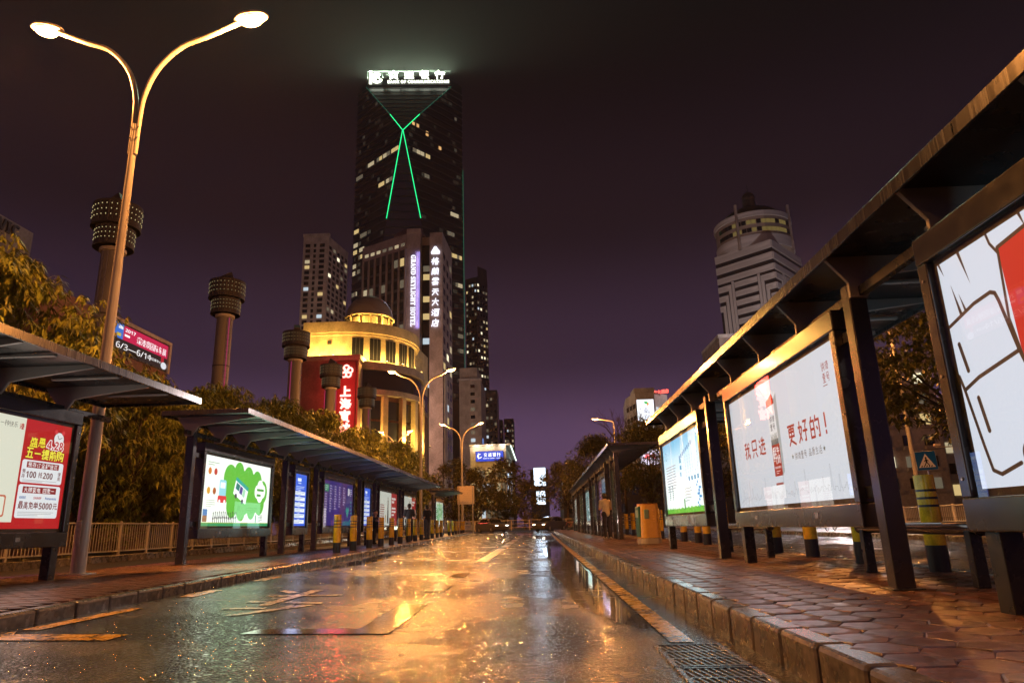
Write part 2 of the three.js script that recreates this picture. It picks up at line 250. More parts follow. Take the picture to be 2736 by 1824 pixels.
// ---------------------------------------------------------------- lettering: brush strokes on a 14 x 14 grid
const HAN = {
  上: '6 1 6 13|6 6 12 6|1 13 13 13', 海: '2 1 4 3|1 5 3 7|2 13 4 9|7 1 5 5|6 3 13 3|7 5 6 11|6 5 12 5|12 5 11 13 9 13|5 8 14 8|6 11 13 11',
  賓: '7 0 7 2|1 4 1 2 13 2 13 4|3 5 11 5|7 3 7 6|4 7 10 7 10 12 4 12 4 7|4 9 10 9|5 12 2 14|9 12 12 14', 館: '4 1 1 5|3 3 6 3 5 5|3 5 3 12 6 10|10 0 10 2|7 5 7 3 13 3 13 5|8 5 8 13|8 6 12 6 12 9 8 9|8 11 12 11 12 13 8 13',
  交: '7 0 7 2|1 3 13 3|4 5 2 8|10 5 12 8|10 7 7 11 2 14|4 7 8 11 13 14', 通: '1 2 3 4|1 7 3 7 3 11|3 11 1 13|3 12 6 13 14 13|6 2 12 2 10 4|6 5 6 12|6 5 12 5 12 11 11 12|6 7 12 7|6 9 12 9|9 5 9 11',
  银: '4 0 1 4|3 3 6 3|2 6 6 6|1 8 6 8|4 6 4 13 6 12|8 1 8 13 10 12|8 1 12 1 12 7 8 7|8 4 12 4|13 8 10 10|9 8 13 14', 行: '5 0 1 4|5 4 1 8|3 7 3 14|7 3 13 3|6 6 14 6|11 6 11 13 9 13',
  格: '3 0 3 14|0 4 6 4|3 5 0 9|4 6 6 8|9 0 6 5|8 2 12 2 6 9|8 4 14 9|8 10 12 10 12 14 8 14 8 10', 蘭: '1 2 13 2|4 0 4 4|10 0 10 4|1 5 1 14|1 5 6 5 6 8 1 8|13 5 13 14|13 5 8 5 8 8|7 8 7 14|4 9 10 9 10 12 4 12 4 9',
  雲: '3 0 11 0|1 4 1 2 13 2 13 4|7 0 7 6|3 4 5 4|9 4 11 4|3 8 11 8|1 10 13 10|6 10 3 14|3 14 11 13|9 11 12 14', 天: '2 2 12 2|1 6 13 6|7 2 7 6 2 14|7 7 13 14', 大: '1 5 13 5|7 0 7 6 2 14|7 6 13 14',
  酒: '1 2 3 4|0 6 2 8|1 13 3 9|5 1 14 1|6 4 13 4 13 14 6 14 6 4|8 1 8 7|11 1 11 7 12 7|6 11 13 11', 店: '7 0 7 2|2 3 13 3|2 3 2 9 1 14|8 4 8 9|8 6 13 6|5 9 12 9 12 14 5 14 5 9',
  我: '6 1 1 2|1 5 13 5|4 2 4 13 2 12|1 10 6 8|8 1 10 10 13 13 13 10|12 6 7 13|11 1 13 3', 只: '2 1 12 1 12 8 2 8 2 1|5 10 2 14|9 10 13 14', 选: '1 2 3 4|0 7 3 7 3 11 1 13|3 12 7 13 14 13|7 1 6 3|5 3 13 3|9 0 9 6|5 6 14 6|8 6 5 11|11 6 11 10 13 10 13 9',
  更: '1 1 13 1|3 3 11 3 11 8 3 8 3 3|3 5 11 5|7 1 7 9 2 14|4 10 13 14', 好: '3 0 2 7 5 13|0 4 6 4|6 4 4 9 0 14|8 1 13 1 11 4|11 4 11 13 9 13|7 7 14 7', 的: '3 0 2 3|1 3 6 3 6 13 1 13 1 3|1 8 6 8|9 0 8 4|8 3 13 3 13 13 11 13|9 7 11 9',
  供: '4 0 1 6|3 4 3 14|5 4 14 4|8 1 8 9|12 1 12 9|5 9 14 9|8 10 5 14|11 10 14 14', 港: '1 2 3 4|0 6 2 8|1 13 3 9|5 3 14 3|8 1 8 6|11 1 11 6|4 6 14 6|7 6 4 9|11 6 14 9|7 9 11 9 11 11 7 11 7 13 12 13 13 12',
  壹: '2 1 12 1|7 0 7 3|3 3 11 3|1 6 1 5 13 5 13 6|3 7 11 7|4 8 10 8 10 11 4 11 4 8|5 12 6 13|9 12 8 13|1 14 13 14', 号: '3 1 11 1 11 5 3 5 3 1|1 7 13 7|5 7 4 10 11 10 10 14 8 14',
  品: '4 1 10 1 10 5 4 5 4 1|1 8 6 8 6 13 1 13 1 8|8 8 13 8 13 13 8 13 8 8', 质: '12 0 3 1 3 7 1 13|3 4 13 4|8 1 8 6|5 6 12 6 12 11|5 6 5 11|8 7 8 11 4 14|9 11 12 14', 生: '4 1 2 5|4 4 12 4|3 8 12 8|7 0 7 13|1 13 13 13', 活: '1 2 3 4|0 6 2 8|1 13 3 9|12 0 6 2|5 5 14 5|9 2 9 9|6 9 12 9 12 14 6 14 6 9',
  鲜: '4 0 1 3|3 1 6 1 5 3|1 3 6 3 6 9 1 9 1 3|1 6 6 6|3 3 3 9|1 11 6 11|9 0 10 2|13 0 12 2|8 3 14 3|8 6 14 6|8 9 14 9|11 3 11 14', 牛: '4 1 2 5|3 4 12 4|1 8 13 8|7 0 7 14', 奶: '3 0 2 7 5 13|0 4 6 4|6 4 4 9 0 14|7 1 12 1 11 5 13 5 12 13 10 13|9 1 9 7 7 13',
  盛: '3 1 3 5 1 9|3 3 13 3|3 5 6 5 6 8|8 1 10 7 13 8|12 4 8 9|2 10 12 10 12 14|2 10 2 14|5 10 5 14|9 10 9 14|0 14 14 14', 惠: '2 1 12 1|7 0 7 8|3 3 11 3 11 6 3 6 3 3|1 8 13 8|2 10 1 13|5 10 6 13 10 13 11 11|8 10 9 11|12 10 13 13',
  五: '1 1 13 1|6 1 4 13|2 6 11 6 10 13|0 13 14 13', 一: '1 7 13 7', 提: '3 0 3 13 1 13|0 4 6 4|0 9 6 7|7 1 13 1 13 5 7 5 7 1|7 3 13 3|6 7 14 7|10 7 10 13|10 10 14 10|8 9 5 14|7 11 10 13 14 13', 前: '4 0 5 2|10 0 9 2|1 3 13 3|2 5 2 14|2 5 7 5 7 13 6 14|2 8 7 8|2 10 7 10|10 5 10 11|13 5 13 13 11 14', 购: '1 1 6 1 6 9|1 1 1 9|3 3 3 8 0 14|4 10 6 13|9 0 7 5|8 3 14 3 13 13 10 13|10 5 8 10 12 9|11 7 13 11',
  预: '1 1 6 1 4 4|2 3 5 5|0 6 7 6 5 8|4 6 4 13 2 13|7 1 14 1|10 1 9 3|8 4 13 4 13 10|8 4 8 10|10 5 10 10 7 14|11 11 14 14', 存: '1 2 13 2|6 0 4 6 0 10|3 7 3 14|6 5 12 5 10 7|10 7 10 13 8 13|5 9 14 9', 订: '2 1 4 3|0 6 3 6 3 13 5 11|6 2 14 2|10 2 10 13 8 13', 金: '7 0 0 6|7 0 14 6|4 6 10 6|2 9 12 9|7 6 7 13|3 10 5 12|11 10 9 12|1 13 13 13',
  翻: '6 0 1 1|0 4 7 4|3 1 3 8|6 7 0 8|1 8 6 8 6 13 1 13 1 8|1 10 6 10|3 8 3 13|8 1 11 1 11 8|8 4 10 5|12 1 14 1 14 8', 倍: '4 0 1 6|3 4 3 14|9 0 9 2|5 3 14 3|7 4 8 6|12 4 11 6|5 7 14 7|6 9 12 9 12 14 6 14 6 9', 花: '1 2 13 2|4 0 4 4|10 0 10 4|5 5 1 10|3 8 3 14|12 6 7 9|8 5 8 13 13 13 13 11', 抵: '3 0 3 13 1 13|0 4 6 4|0 9 6 7|13 1 8 2|8 2 8 12 10 11|8 6 14 6|11 2 12 9 14 13|10 13 12 14',
  使: '4 0 1 6|3 4 3 14|5 2 14 2|7 4 13 4 13 8 7 8 7 4|10 0 10 9 5 14|7 9 14 14', 用: '3 1 12 1 12 13 10 13|3 1 3 9 1 14|3 5 12 5|3 9 12 9|7 1 7 13', 牌: '2 0 2 7 0 14|5 0 5 5|2 5 6 5|2 8 5 8 5 14|10 0 9 2|8 2 13 2 13 7 8 7 8 2|8 4 13 4|10 2 9 8|7 10 14 10|11 8 11 14', 家: '7 0 7 2|1 4 1 2 13 2 13 4|3 5 12 5|7 5 2 8|5 7 8 10 7 14 5 13|7 9 2 11|8 10 2 14|12 7 8 9|9 9 14 14',
  电: '2 3 12 3 12 10 2 10 2 3|2 6 12 6|7 0 7 13 14 13 14 11', 四: '1 2 13 2 13 13 1 13 1 2|5 2 5 8 3 10|9 2 9 9 12 9', 免: '5 0 1 4|4 2 10 2 8 4|3 4 12 4 12 8 3 8 3 4|7 4 6 9 1 14|8 9 8 13 13 13 13 11', 最: '3 0 11 0 11 4 3 4 3 0|3 2 11 2|0 6 14 6|2 6 2 12|6 6 6 14|2 8 6 8|2 10 6 10|0 13 7 11|8 8 13 8 8 14|9 9 14 14',
  高: '7 0 7 2|1 2 13 2|4 4 10 4 10 6 4 6 4 4|2 8 12 8 12 14 10 14|2 8 2 14|5 10 9 10 9 12 5 12 5 10', 单: '4 0 5 2|10 0 9 2|2 3 12 3 12 8 2 8 2 3|2 5 12 5|7 3 7 14|0 10 14 10', 元: '2 2 12 2|0 6 14 6|5 6 4 10 1 14|9 6 9 13 14 13 14 11', 支: '7 0 7 5|1 3 13 3|2 6 11 6 6 11 1 14|4 7 8 11 13 14', 付: '4 0 1 6|3 4 3 14|5 5 14 5|12 1 12 13 10 13|7 7 8 10',
  信: '4 0 1 6|3 4 3 14|9 0 9 2|5 3 14 3|6 5 13 5|6 8 13 8|6 10 13 10 13 14 6 14 6 10', 任: '4 0 1 6|3 4 3 14|13 1 6 2|5 6 14 6|9 2 9 12|6 12 13 12', 是: '3 0 11 0 11 5 3 5 3 0|3 2 11 2|1 7 13 7|7 7 7 13|7 10 12 10|4 9 1 14|2 12 6 13 14 13', 种: '6 0 1 2|0 5 7 5|3 1 3 14|3 6 0 10|8 3 14 3 14 9 8 9 8 3|11 0 11 14', 快: '3 0 3 14|1 4 1 7|5 4 6 6|7 3 13 3 13 7|6 7 14 7|10 0 10 7 6 14|10 8 14 14', 乐: '12 0 4 1 3 6 13 6|7 3 7 13 5 13|4 8 1 12|10 8 13 12',
  深: '1 2 3 4|0 6 2 8|1 13 3 9|5 3 5 1 14 1 14 3|8 3 6 5|11 3 13 5|5 8 14 8|9 6 9 14|9 8 5 13|10 8 14 13', 澳: '1 2 3 4|0 6 2 8|1 13 3 9|9 0 8 1|5 1 13 1 13 8|5 1 5 8|7 4 11 4|9 2 9 7|4 9 14 9|9 9 5 14|9 9 14 14', 国: '1 1 13 1 13 13 1 13 1 1|4 4 10 4|4 7 10 7|7 4 7 10|3 10 11 10', 际: '1 1 1 14|1 1 5 1 3 5 5 8 3 9|8 2 13 2|6 6 14 6|10 6 10 13 9 13|8 8 6 12|12 8 14 12', 车: '2 2 12 2|6 0 3 7 12 7|1 10 13 10|7 4 7 14', 展: '2 1 12 1 12 4 2 4|2 1 2 8 0 14|4 6 13 6|6 5 6 9|10 5 10 9|3 9 14 9|5 9 5 13 7 12|12 10 9 12|7 9 13 14',
  圳: '3 1 3 12|0 5 6 5|0 12 6 11|8 2 8 9 7 14|10 2 10 12|13 1 13 14', 会: '7 0 0 6|7 0 14 6|4 6 10 6|2 9 12 9|6 9 3 13 11 13|9 11 12 14', 中: '2 3 12 3 12 9 2 9 2 3|7 0 7 14', 心: '2 7 1 11|4 5 4 12 10 12 11 10|6 2 8 5|11 4 13 8', 南: '2 2 12 2|7 0 7 5|1 14 1 5 13 5 13 13 11 14|4 6 5 8|10 6 9 8|3 9 11 9|3 11 11 11|7 9 7 14', 方: '7 0 7 2|1 3 13 3|5 3 4 9 1 14|5 7 12 7 11 13 8 13', 报: '3 0 3 13 1 13|0 4 6 4|0 9 6 7|8 1 8 14|8 1 13 1 12 5 10 5|8 7 13 7 8 14|9 8 14 14', 北: '5 1 5 13|1 5 5 5|0 12 5 10|9 1 9 12 14 12 14 10|13 4 9 7',
};
const strokesOf = (ch) => HAN[ch].split('|').map((s) => { const n = s.split(' ').map(Number), p = []; for (let i = 0; i < n.length; i += 2) p.push([n[i] / 14, n[i + 1] / 14]); return p; });
function han(ctx, text, x, y, w, h, color, weight = .1, gap = .12, outline) {   // x, y: top left of the first character
  ctx.lineCap = 'butt'; ctx.lineJoin = 'miter';
  for (const ch of text) {
    if (ch !== ' ') for (const pass of outline ? [[outline, weight * 1.9], [color, weight]] : [[color, weight]]) {
      ctx.strokeStyle = pass[0]; ctx.lineWidth = Math.max(1, pass[1] * Math.min(w, h));
      for (const s of strokesOf(ch)) { ctx.beginPath(); s.forEach(([a, b], i) => (i ? ctx.lineTo : ctx.moveTo).call(ctx, x + a * w, y + b * h)); ctx.stroke(); }
    }
    x += w * (1 + gap) * (ch === ' ' ? .5 : 1);
  }
}
function hanGeo(ch, size, weight, depth, slant = 0) {   // raised strokes, centred on the origin, facing +z
  const out = []; let k = 0;
  for (const s of strokesOf(ch)) for (let i = 0; i + 1 < s.length; i++) {
    const [a, b] = s[i], [c, d] = s[i + 1], f = (u, v) => [(u - .5) * size + slant * (.5 - v) * size, (.5 - v) * size], [x0, y0] = f(a, b), [x1, y1] = f(c, d), l = Math.hypot(x1 - x0, y1 - y0) + weight * size * .9, dd = depth * (1 + .02 * k++);
    out.push(new THREE.BoxGeometry(l, weight * size, dd).rotateZ(Math.atan2(y1 - y0, x1 - x0)).translate((x0 + x1) / 2, (y0 + y1) / 2, dd / 2));
  }
  return merge(out);
}
const font = await new FontLoader().loadAsync('fonts/droid/droid_sans_bold.typeface.json');
const fontSerif = await new FontLoader().loadAsync('fonts/droid/droid_serif_bold.typeface.json');
const latin = (s, size, depth, f = font) => { const g = new TextGeometry(s, { font: f, size, depth, curveSegments: 3, bevelEnabled: false }); g.computeBoundingBox(); return g; };
function canvas(w, h, draw) { const c = document.createElement('canvas'); c.width = w; c.height = h; const x = c.getContext('2d'); draw(x, w, h); const t = new THREE.CanvasTexture(c); t.colorSpace = THREE.SRGBColorSpace; t.anisotropy = 8; return t; }
const fillT = (x, s, px, py, size, color, align = 'left', bold = true, face = 'sans-serif') => { x.font = (bold ? 'bold ' : '') + size + 'px ' + face; x.fillStyle = color; x.textAlign = align; x.fillText(s, px, py); };
const lines = (x, px, py, w, n, step, color, th = 3) => { x.fillStyle = color; for (let i = 0; i < n; i++) x.fillRect(px, py + i * step, w * (i === n - 1 ? .55 : rr(.86, 1)), th); };
const rrect = (x, a, b, w, h, r, color) => { x.fillStyle = color; x.beginPath(); x.roundRect(a, b, w, h, r); x.fill(); };

const poster = {
  milk: canvas(1600, 680, (x, w, h) => {
    x.fillStyle = '#d9e4ee'; x.fillRect(0, 0, w, h);
    han(x, '我只选', 218, 290, 106, 106, '#a3161c', .11, .3); han(x, '更好的', 950, 288, 114, 106, '#a3161c', .11, .27); x.fillStyle = '#a3161c'; x.fillRect(1406, 292, 15, 68); x.fillRect(1406, 372, 15, 18);
    han(x, '供港壹号', 1012, 432, 34, 36, '#56585a', .08, .16); han(x, '品质生活', 1188, 432, 34, 36, '#56585a', .08, .16);
    for (const sx of [985, 1366]) { x.fillStyle = '#4a5a50'; x.beginPath(); for (let k = 0; k < 10; k++) { const r = k % 2 ? 6 : 14, t = k * Math.PI / 5 - Math.PI / 2; x.lineTo(sx + r * Math.cos(t), 450 + r * Math.sin(t)); } x.fill(); }
    han(x, '供港', 1452, 72, 34, 42, '#8d2a2c', .09, .16); han(x, '壹号', 1452, 124, 34, 42, '#8d2a2c', .09, .16); lines(x, 1448, 178, 84, 1, 8, '#8d5a5a', 4);
    lines(x, 700, 566, 200, 1, 8, '#9a4a4c', 12);
    // carton
    x.fillStyle = '#eaf0f2'; x.beginPath(); x.moveTo(690, 108); x.lineTo(790, 60); x.lineTo(856, 88); x.lineTo(850, 512); x.lineTo(818, 534); x.lineTo(706, 526); x.fill();
    x.fillStyle = '#a3b2b6'; x.beginPath(); x.moveTo(812, 118); x.lineTo(856, 88); x.lineTo(850, 512); x.lineTo(818, 534); x.fill();
    x.fillStyle = '#a5161d'; x.beginPath(); x.moveTo(694, 112); x.lineTo(790, 82); x.lineTo(812, 118); x.lineTo(812, 140); x.lineTo(694, 146); x.fill(); x.fillRect(702, 358, 116, 172); x.fillStyle = '#5f6f72'; x.fillRect(704, 330, 110, 30); x.fillStyle = '#8c9a96'; for (let k = 0; k < 10; k++) x.fillRect(708 + k * 10, 330 - rr(4, 34), 7, 34);
    han(x, '供港', 716, 200, 36, 36, '#55606a', .1); han(x, '壹号', 716, 244, 36, 36, '#55606a', .1); han(x, '鲜', 708, 372, 52, 94, '#f2f4f4', .14); han(x, '牛', 764, 372, 44, 44, '#f2f4f4', .14); han(x, '奶', 764, 420, 44, 44, '#f2f4f4', .14); fillT(x, 'FRESH MILK', 760, 490, 16, '#f2f4f4', 'center'); lines(x, 726, 502, 66, 2, 11, '#e8d0d0', 4);
    x.strokeStyle = '#98a4ae'; x.lineWidth = 2; x.beginPath(); x.moveTo(60, 655); for (let k = 0; k < 150; k++) { const px = 60 + k * 10, top = 655 - (k % 29 == 17 ? 130 : k % 17 == 5 ? 80 : rr(8, 45)); x.lineTo(px, top); x.lineTo(px + 7, top + rr(-4, 4)); } x.stroke();
  }),
  fridge: canvas(1600, 680, (x, w, h) => {
    x.fillStyle = '#d5e0ee'; x.fillRect(0, 0, w, h); x.strokeStyle = '#231b18'; x.lineCap = 'round'; x.lineJoin = 'round';
    const L = (lw, ...p) => { x.lineWidth = lw; x.beginPath(); p.forEach(([a, b], i) => i ? x.lineTo(a, b) : x.moveTo(a, b)); x.stroke(); };
    x.fillStyle = '#c4121b'; x.beginPath(); x.moveTo(250, 52); x.lineTo(420, 30); x.lineTo(1600, 20); x.lineTo(1600, 640); x.lineTo(300, 640); x.lineTo(254, 330); x.fill(); L(11, [250, 52], [420, 30], [1600, 20]); L(9, [250, 52], [236, 250], [258, 385], [300, 640]);
    L(11, [-4, 200], [120, 166], [190, 158], [206, 166], [214, 190], [246, 338]); L(11, [12, 396], [80, 372], [246, 338], [262, 390]); L(11, [0, 352], [12, 396], [44, 560], [60, 632], [90, 645], [168, 622]);
    L(13, [27, 260], [43, 344]); L(13, [61, 428], [77, 524]);
    const wedge = (a, b, c, d, t) => { x.fillStyle = '#231b18'; x.beginPath(); x.moveTo(a - t, b); x.lineTo(a + t, b); x.lineTo(c, d); x.fill(); }; wedge(98, -4, 124, 106, 6); wedge(342, -4, 356, 46, 5); wedge(6, -4, 22, 44, 5); wedge(62, 178, 42, 78, 6); wedge(84, 178, 68, 116, 5); L(8, [218, -6], [226, 30], [250, 70]);
    x.lineWidth = 8; x.beginPath(); x.arc(226, 604, 42, 0, 7); x.stroke();
    x.fillStyle = '#f2e9e6'; for (const [a, b, c] of [[560, 150, 260], [880, 120, 300], [640, 330, 480]]) x.fillRect(a, b, c, 70);
  }),
  sky: canvas(1600, 680, (x, w, h) => {
    const g = x.createLinearGradient(0, 0, 0, h); g.addColorStop(0, '#4fb4dc'); g.addColorStop(.25, '#b9e2f2'); g.addColorStop(.55, '#eef8fb'); g.addColorStop(1, '#eafaf0'); x.fillStyle = g; x.fillRect(0, 0, w, h);
    x.fillStyle = '#57b23c'; x.beginPath(); x.moveTo(0, h); x.lineTo(0, h - 30); for (let k = 0; k <= 80; k++) x.lineTo(k * 20, h - 30 - rr(4, 26)); x.lineTo(w, h); x.fill();
    lines(x, 110, 230, 480, 10, 26, '#9aa8b0', 9); lines(x, 760, 200, 80, 3, 60, '#3c9cc0', 36); for (let k = 0; k < 8; k++) { x.fillStyle = '#2e8fc0'; x.fillRect(760 + k * 70, 170 - k * 12, 46, 34); }
    for (let k = 0; k < 6; k++) lines(x, 1000 + k * 90, 190, 14, 8, 28, '#93a5ad', 20); for (let k = 0; k < 4; k++) { x.fillStyle = '#2f93b8'; x.fillRect(1080 + k * 110, 380, 56, 36); }
    lines(x, 880, 470, 300, 5, 26, '#a4b1b5', 9); for (const q of [180, 330]) lines(x, q, 420, 54, 7, 20, '#6d8c94', 12); x.fillStyle = '#2c8f4c'; x.fillRect(820, 560, 46, 90); x.fillStyle = '#2a8cc8'; for (let k = 0; k < 9; k++) x.fillRect(1330 + rr(0, 90), 430 + k * 24, rr(30, 90), 20);
    x.strokeStyle = '#2f7fae'; x.lineWidth = 6; x.beginPath(); x.arc(150, 120, 38, 0, 7); x.stroke();
  }),
  green: canvas(1600, 680, (x, w, h) => {
    x.fillStyle = '#eef6ec'; x.fillRect(0, 0, w, h); x.fillStyle = '#58b43a'; for (const [a, b, r] of [[560, 200, 150], [760, 130, 120], [1000, 170, 130], [1230, 200, 130], [1400, 300, 130], [1330, 430, 130], [1120, 500, 110], [860, 520, 110], [640, 470, 130], [480, 330, 110], [900, 330, 240], [1150, 330, 220], [650, 330, 180]]) { x.beginPath(); x.arc(a, b, r, 0, 7); x.fill(); }
    x.fillStyle = '#f6faf4'; for (const [a, b, r] of [[1330, 250, 84], [1400, 290, 80], [1330, 340, 80], [1260, 300, 76]]) { x.beginPath(); x.arc(a, b, r, 0, 7); x.fill(); } lines(x, 1245, 265, 200, 2, 60, '#3f9a34', 26);
    x.save(); x.translate(820, 300); x.rotate(.32); rrect(x, -150, -90, 330, 190, 12, '#f0f6f6'); rrect(x, -150, -90, 330, 40, 12, '#18a093'); x.fillStyle = '#16786f'; x.fillRect(-120, -40, 90, 70); x.fillStyle = '#4a3f8c'; x.fillRect(-20, -38, 70, 80); x.fillStyle = '#9fd8b0'; x.fillRect(60, -40, 60, 86); x.fillStyle = '#22303c'; for (const q of [-80, 90]) { x.beginPath(); x.arc(q, 100, 26, 0, 7); x.fill(); } x.restore();
    rrect(x, 330, 220, 150, 170, 24, '#8fd0dc'); rrect(x, 350, 245, 110, 60, 10, '#e4f4f8'); rrect(x, 310, 380, 190, 70, 20, '#d23a3c'); x.fillStyle = '#efefef'; for (const q of [350, 460]) { x.beginPath(); x.arc(q, 440, 22, 0, 7); x.fill(); }
    for (let k = 0; k < 4; k++) { x.fillStyle = ['#c8742c', '#b8372c', '#d09a28', '#a4582c'][k]; x.beginPath(); x.arc(110 + (k % 2) * 120, 150 + (k >> 1) * 190, 34, 0, 7); x.fill(); } lines(x, 60, 60, 240, 2, 22, '#9fb49a', 8); lines(x, 80, 430, 200, 4, 20, '#b4c2ae', 7);
    x.fillStyle = '#3a3f3c'; for (let k = 0; k < 13; k++) { const px = 240 + k * 42, t = rr(0, 20); x.fillRect(px, 545 + t, 12, 100 - t); x.fillRect(px - 8, 580 + t, 28, 20); x.beginPath(); x.arc(px + 6, 538 + t, 9, 0, 7); x.fill(); }
    x.fillStyle = '#2a8f5a'; x.fillRect(0, 650, w, 30); x.fillStyle = '#9db23a'; x.fillRect(0, 645, w, 6); x.fillStyle = '#2a7f3c'; x.fillRect(1240, 560, 26, 84); lines(x, 1310, 560, 130, 5, 16, '#8a948a', 7); x.fillStyle = '#2d6fae'; x.fillRect(30, 520, 90, 60); x.fillStyle = '#8a5a3c'; x.fillRect(30, 580, 90, 60);
  }),
  sale: canvas(1600, 680, (x, w, h) => {
    x.fillStyle = '#e3e6d2'; x.fillRect(0, 0, w, h); x.fillStyle = '#b80f1c'; x.fillRect(1188, 0, 412, h); x.fillRect(0, 640, w, 40);
    han(x, '信任是一种快乐', 880, 34, 32, 36, '#5c5c56', .08, .1); han(x, '港', 1140, 34, 34, 40, '#b01a20', .14);
    x.fillStyle = '#9c1b20'; x.beginPath(); x.moveTo(760, 330); x.lineTo(820, 150); x.lineTo(900, 130); x.lineTo(960, 160); x.lineTo(930, 240); x.lineTo(880, 320); x.lineTo(830, 330); x.lineTo(870, 200); x.lineTo(810, 330); x.fill(); x.fillRect(680, 390, 230, 34);
    rrect(x, 640, 480, 480, 130, 16, '#c8684a'); rrect(x, 650, 490, 460, 110, 12, '#e7ead6'); han(x, '支付', 980, 505, 40, 40, '#5a2a26', .1); fillT(x, '5000', 850, 586, 56, '#5a2a26'); han(x, '元', 1000, 545, 40, 44, '#5a2a26', .1);
    x.fillStyle = '#e8ecec'; x.beginPath(); x.arc(1490, 96, 46, 0, 7); x.fill(); x.strokeStyle = '#8c1018'; x.lineWidth = 7; x.beginPath(); x.arc(1490, 96, 48, 0, 7); x.stroke(); x.strokeStyle = '#555'; x.lineWidth = 4; x.beginPath(); x.moveTo(1490, 96); x.lineTo(1474, 70); x.moveTo(1490, 96); x.lineTo(1518, 82); x.stroke(); for (const q of [1458, 1524]) { x.fillStyle = '#d8373f'; x.beginPath(); x.arc(q, 50, 15, 0, 7); x.fill(); }
    han(x, '盛惠', 1242, 106, 66, 62, '#f0e23a', .16, .06, '#8a0d14'); x.font = 'bold 78px sans-serif'; x.textAlign = 'left'; x.lineJoin = 'round'; x.strokeStyle = '#f6f2f0'; x.lineWidth = 13; x.strokeText('4.28', 1390, 170); fillT(x, '4.28', 1390, 170, 78, '#c02430'); han(x, '五一提前购', 1222, 176, 62, 66, '#f4ea48', .16, .08, '#7d0c12');
    rrect(x, 1204, 254, 362, 142, 16, '#e9eef0'); rrect(x, 1244, 264, 282, 38, 2, '#8c1a20'); han(x, '预存订金翻倍花', 1254, 268, 32, 30, '#f1f1ee', .13, .18); han(x, '预', 1214, 314, 26, 26, '#5a2024', .1); han(x, '存', 1214, 344, 26, 26, '#5a2024', .1); fillT(x, '100', 1246, 364, 54, '#5a1a20'); han(x, '抵', 1352, 324, 34, 38, '#5a1a20', .1); fillT(x, '200', 1392, 364, 54, '#5a1a20'); han(x, '使', 1524, 314, 26, 26, '#5a2024', .1); han(x, '用', 1524, 344, 26, 26, '#5a2024', .1); lines(x, 1226, 378, 310, 2, 8, '#b9bcbc', 4);
    rrect(x, 1204, 408, 362, 206, 16, '#e9eef0'); rrect(x, 1240, 420, 290, 40, 2, '#8c1a20'); han(x, '大牌家电 四免一', 1250, 424, 32, 32, '#f1f1ee', .13, .12); fillT(x, 'GREE', 1222, 496, 22, '#2c5c9c'); fillT(x, 'SHARP', 1374, 496, 22, '#b02028', 'center'); fillT(x, 'Panasonic', 1440, 496, 21, '#2a4f9c'); han(x, '最高免单', 1222, 514, 40, 44, '#6a1a1e', .11, .06); fillT(x, '5000', 1394, 557, 54, '#6a1a1e'); han(x, '元', 1518, 514, 40, 44, '#6a1a1e', .11); lines(x, 1226, 576, 310, 3, 10, '#b9bcbc', 4);
  }),
  purple: canvas(1600, 680, (x, w, h) => {
    x.fillStyle = '#332a80'; x.fillRect(0, 0, w, h); for (let k = 0; k < 5; k++) { x.fillStyle = ['#4a2c84', '#2c2a8a', '#3c2f92', '#512e7c', '#2a2f86'][k]; x.beginPath(); x.moveTo(k * 330, 0); x.lineTo(k * 330 + 260, 0); x.lineTo(k * 330 + 80, h); x.lineTo(k * 330 - 200, h); x.fill(); }
    x.fillStyle = '#1f9c74'; x.fillRect(50, 60, 200, 110); lines(x, 70, 80, 160, 3, 28, '#c7e6da', 12); for (let c = 0; c < 5; c++) for (let k = 0; k < 12 - c; k++) { x.fillStyle = '#cfc8e8'; x.fillRect(60 + c * 240, 200 + k * 38 - (c ? 130 : 0), rr(60, 120), 12); x.fillStyle = '#8f86c4'; x.fillRect(60 + c * 240, 216 + k * 38 - (c ? 130 : 0), rr(90, 170), 7); }
    x.fillStyle = '#f0eef8'; x.beginPath(); x.arc(1360, 130, 60, 0, 7); x.fill(); x.fillRect(1300, 70, 60, 120); lines(x, 1440, 80, 110, 4, 32, '#d8d4ee', 16); x.fillStyle = '#1fa8a0'; x.beginPath(); x.moveTo(1300, 560); x.lineTo(1200, 430); x.lineTo(1250, 370); x.lineTo(1300, 410); x.lineTo(1350, 370); x.lineTo(1400, 430); x.fill(); for (let k = 0; k < 8; k++) x.fillRect(1050 + k * 60, 590 + rr(0, 30), 26, 70); for (let k = 0; k < 6; k++) x.fillRect(1440 + rr(0, 90), 280 + k * 60, 50, 30);
  }),
  blueInfo: canvas(480, 640, (x, w, h) => {
    x.fillStyle = '#2f62d8'; x.fillRect(0, 0, w, h); lines(x, 110, 50, 270, 1, 8, '#e6eefc', 40); lines(x, 130, 105, 230, 1, 8, '#bcd0f4', 14); lines(x, 60, 150, 360, 3, 20, '#a9c2f2', 9); for (let k = 0; k < 6; k++) { x.fillStyle = '#e9f1f6'; x.fillRect(40, 215 + k * 70, 400, 46); lines(x, 55, 224 + k * 70, 360, 2, 18, '#9ab4d8', 8); lines(x, 160, 202 + k * 70, 150, 1, 9, '#c9d8f6', 8); }
  }),
  dress: canvas(1600, 680, (x, w, h) => {
    x.fillStyle = '#dde3d6'; x.fillRect(0, 0, w, h); x.fillStyle = '#aa1f2a'; x.fillRect(1060, 0, 540, h); lines(x, 1110, 90, 420, 2, 70, '#ece0d8', 46); lines(x, 1110, 300, 400, 3, 70, '#f0e6de', 36); lines(x, 1150, 540, 330, 2, 60, '#e8d4cc', 30);
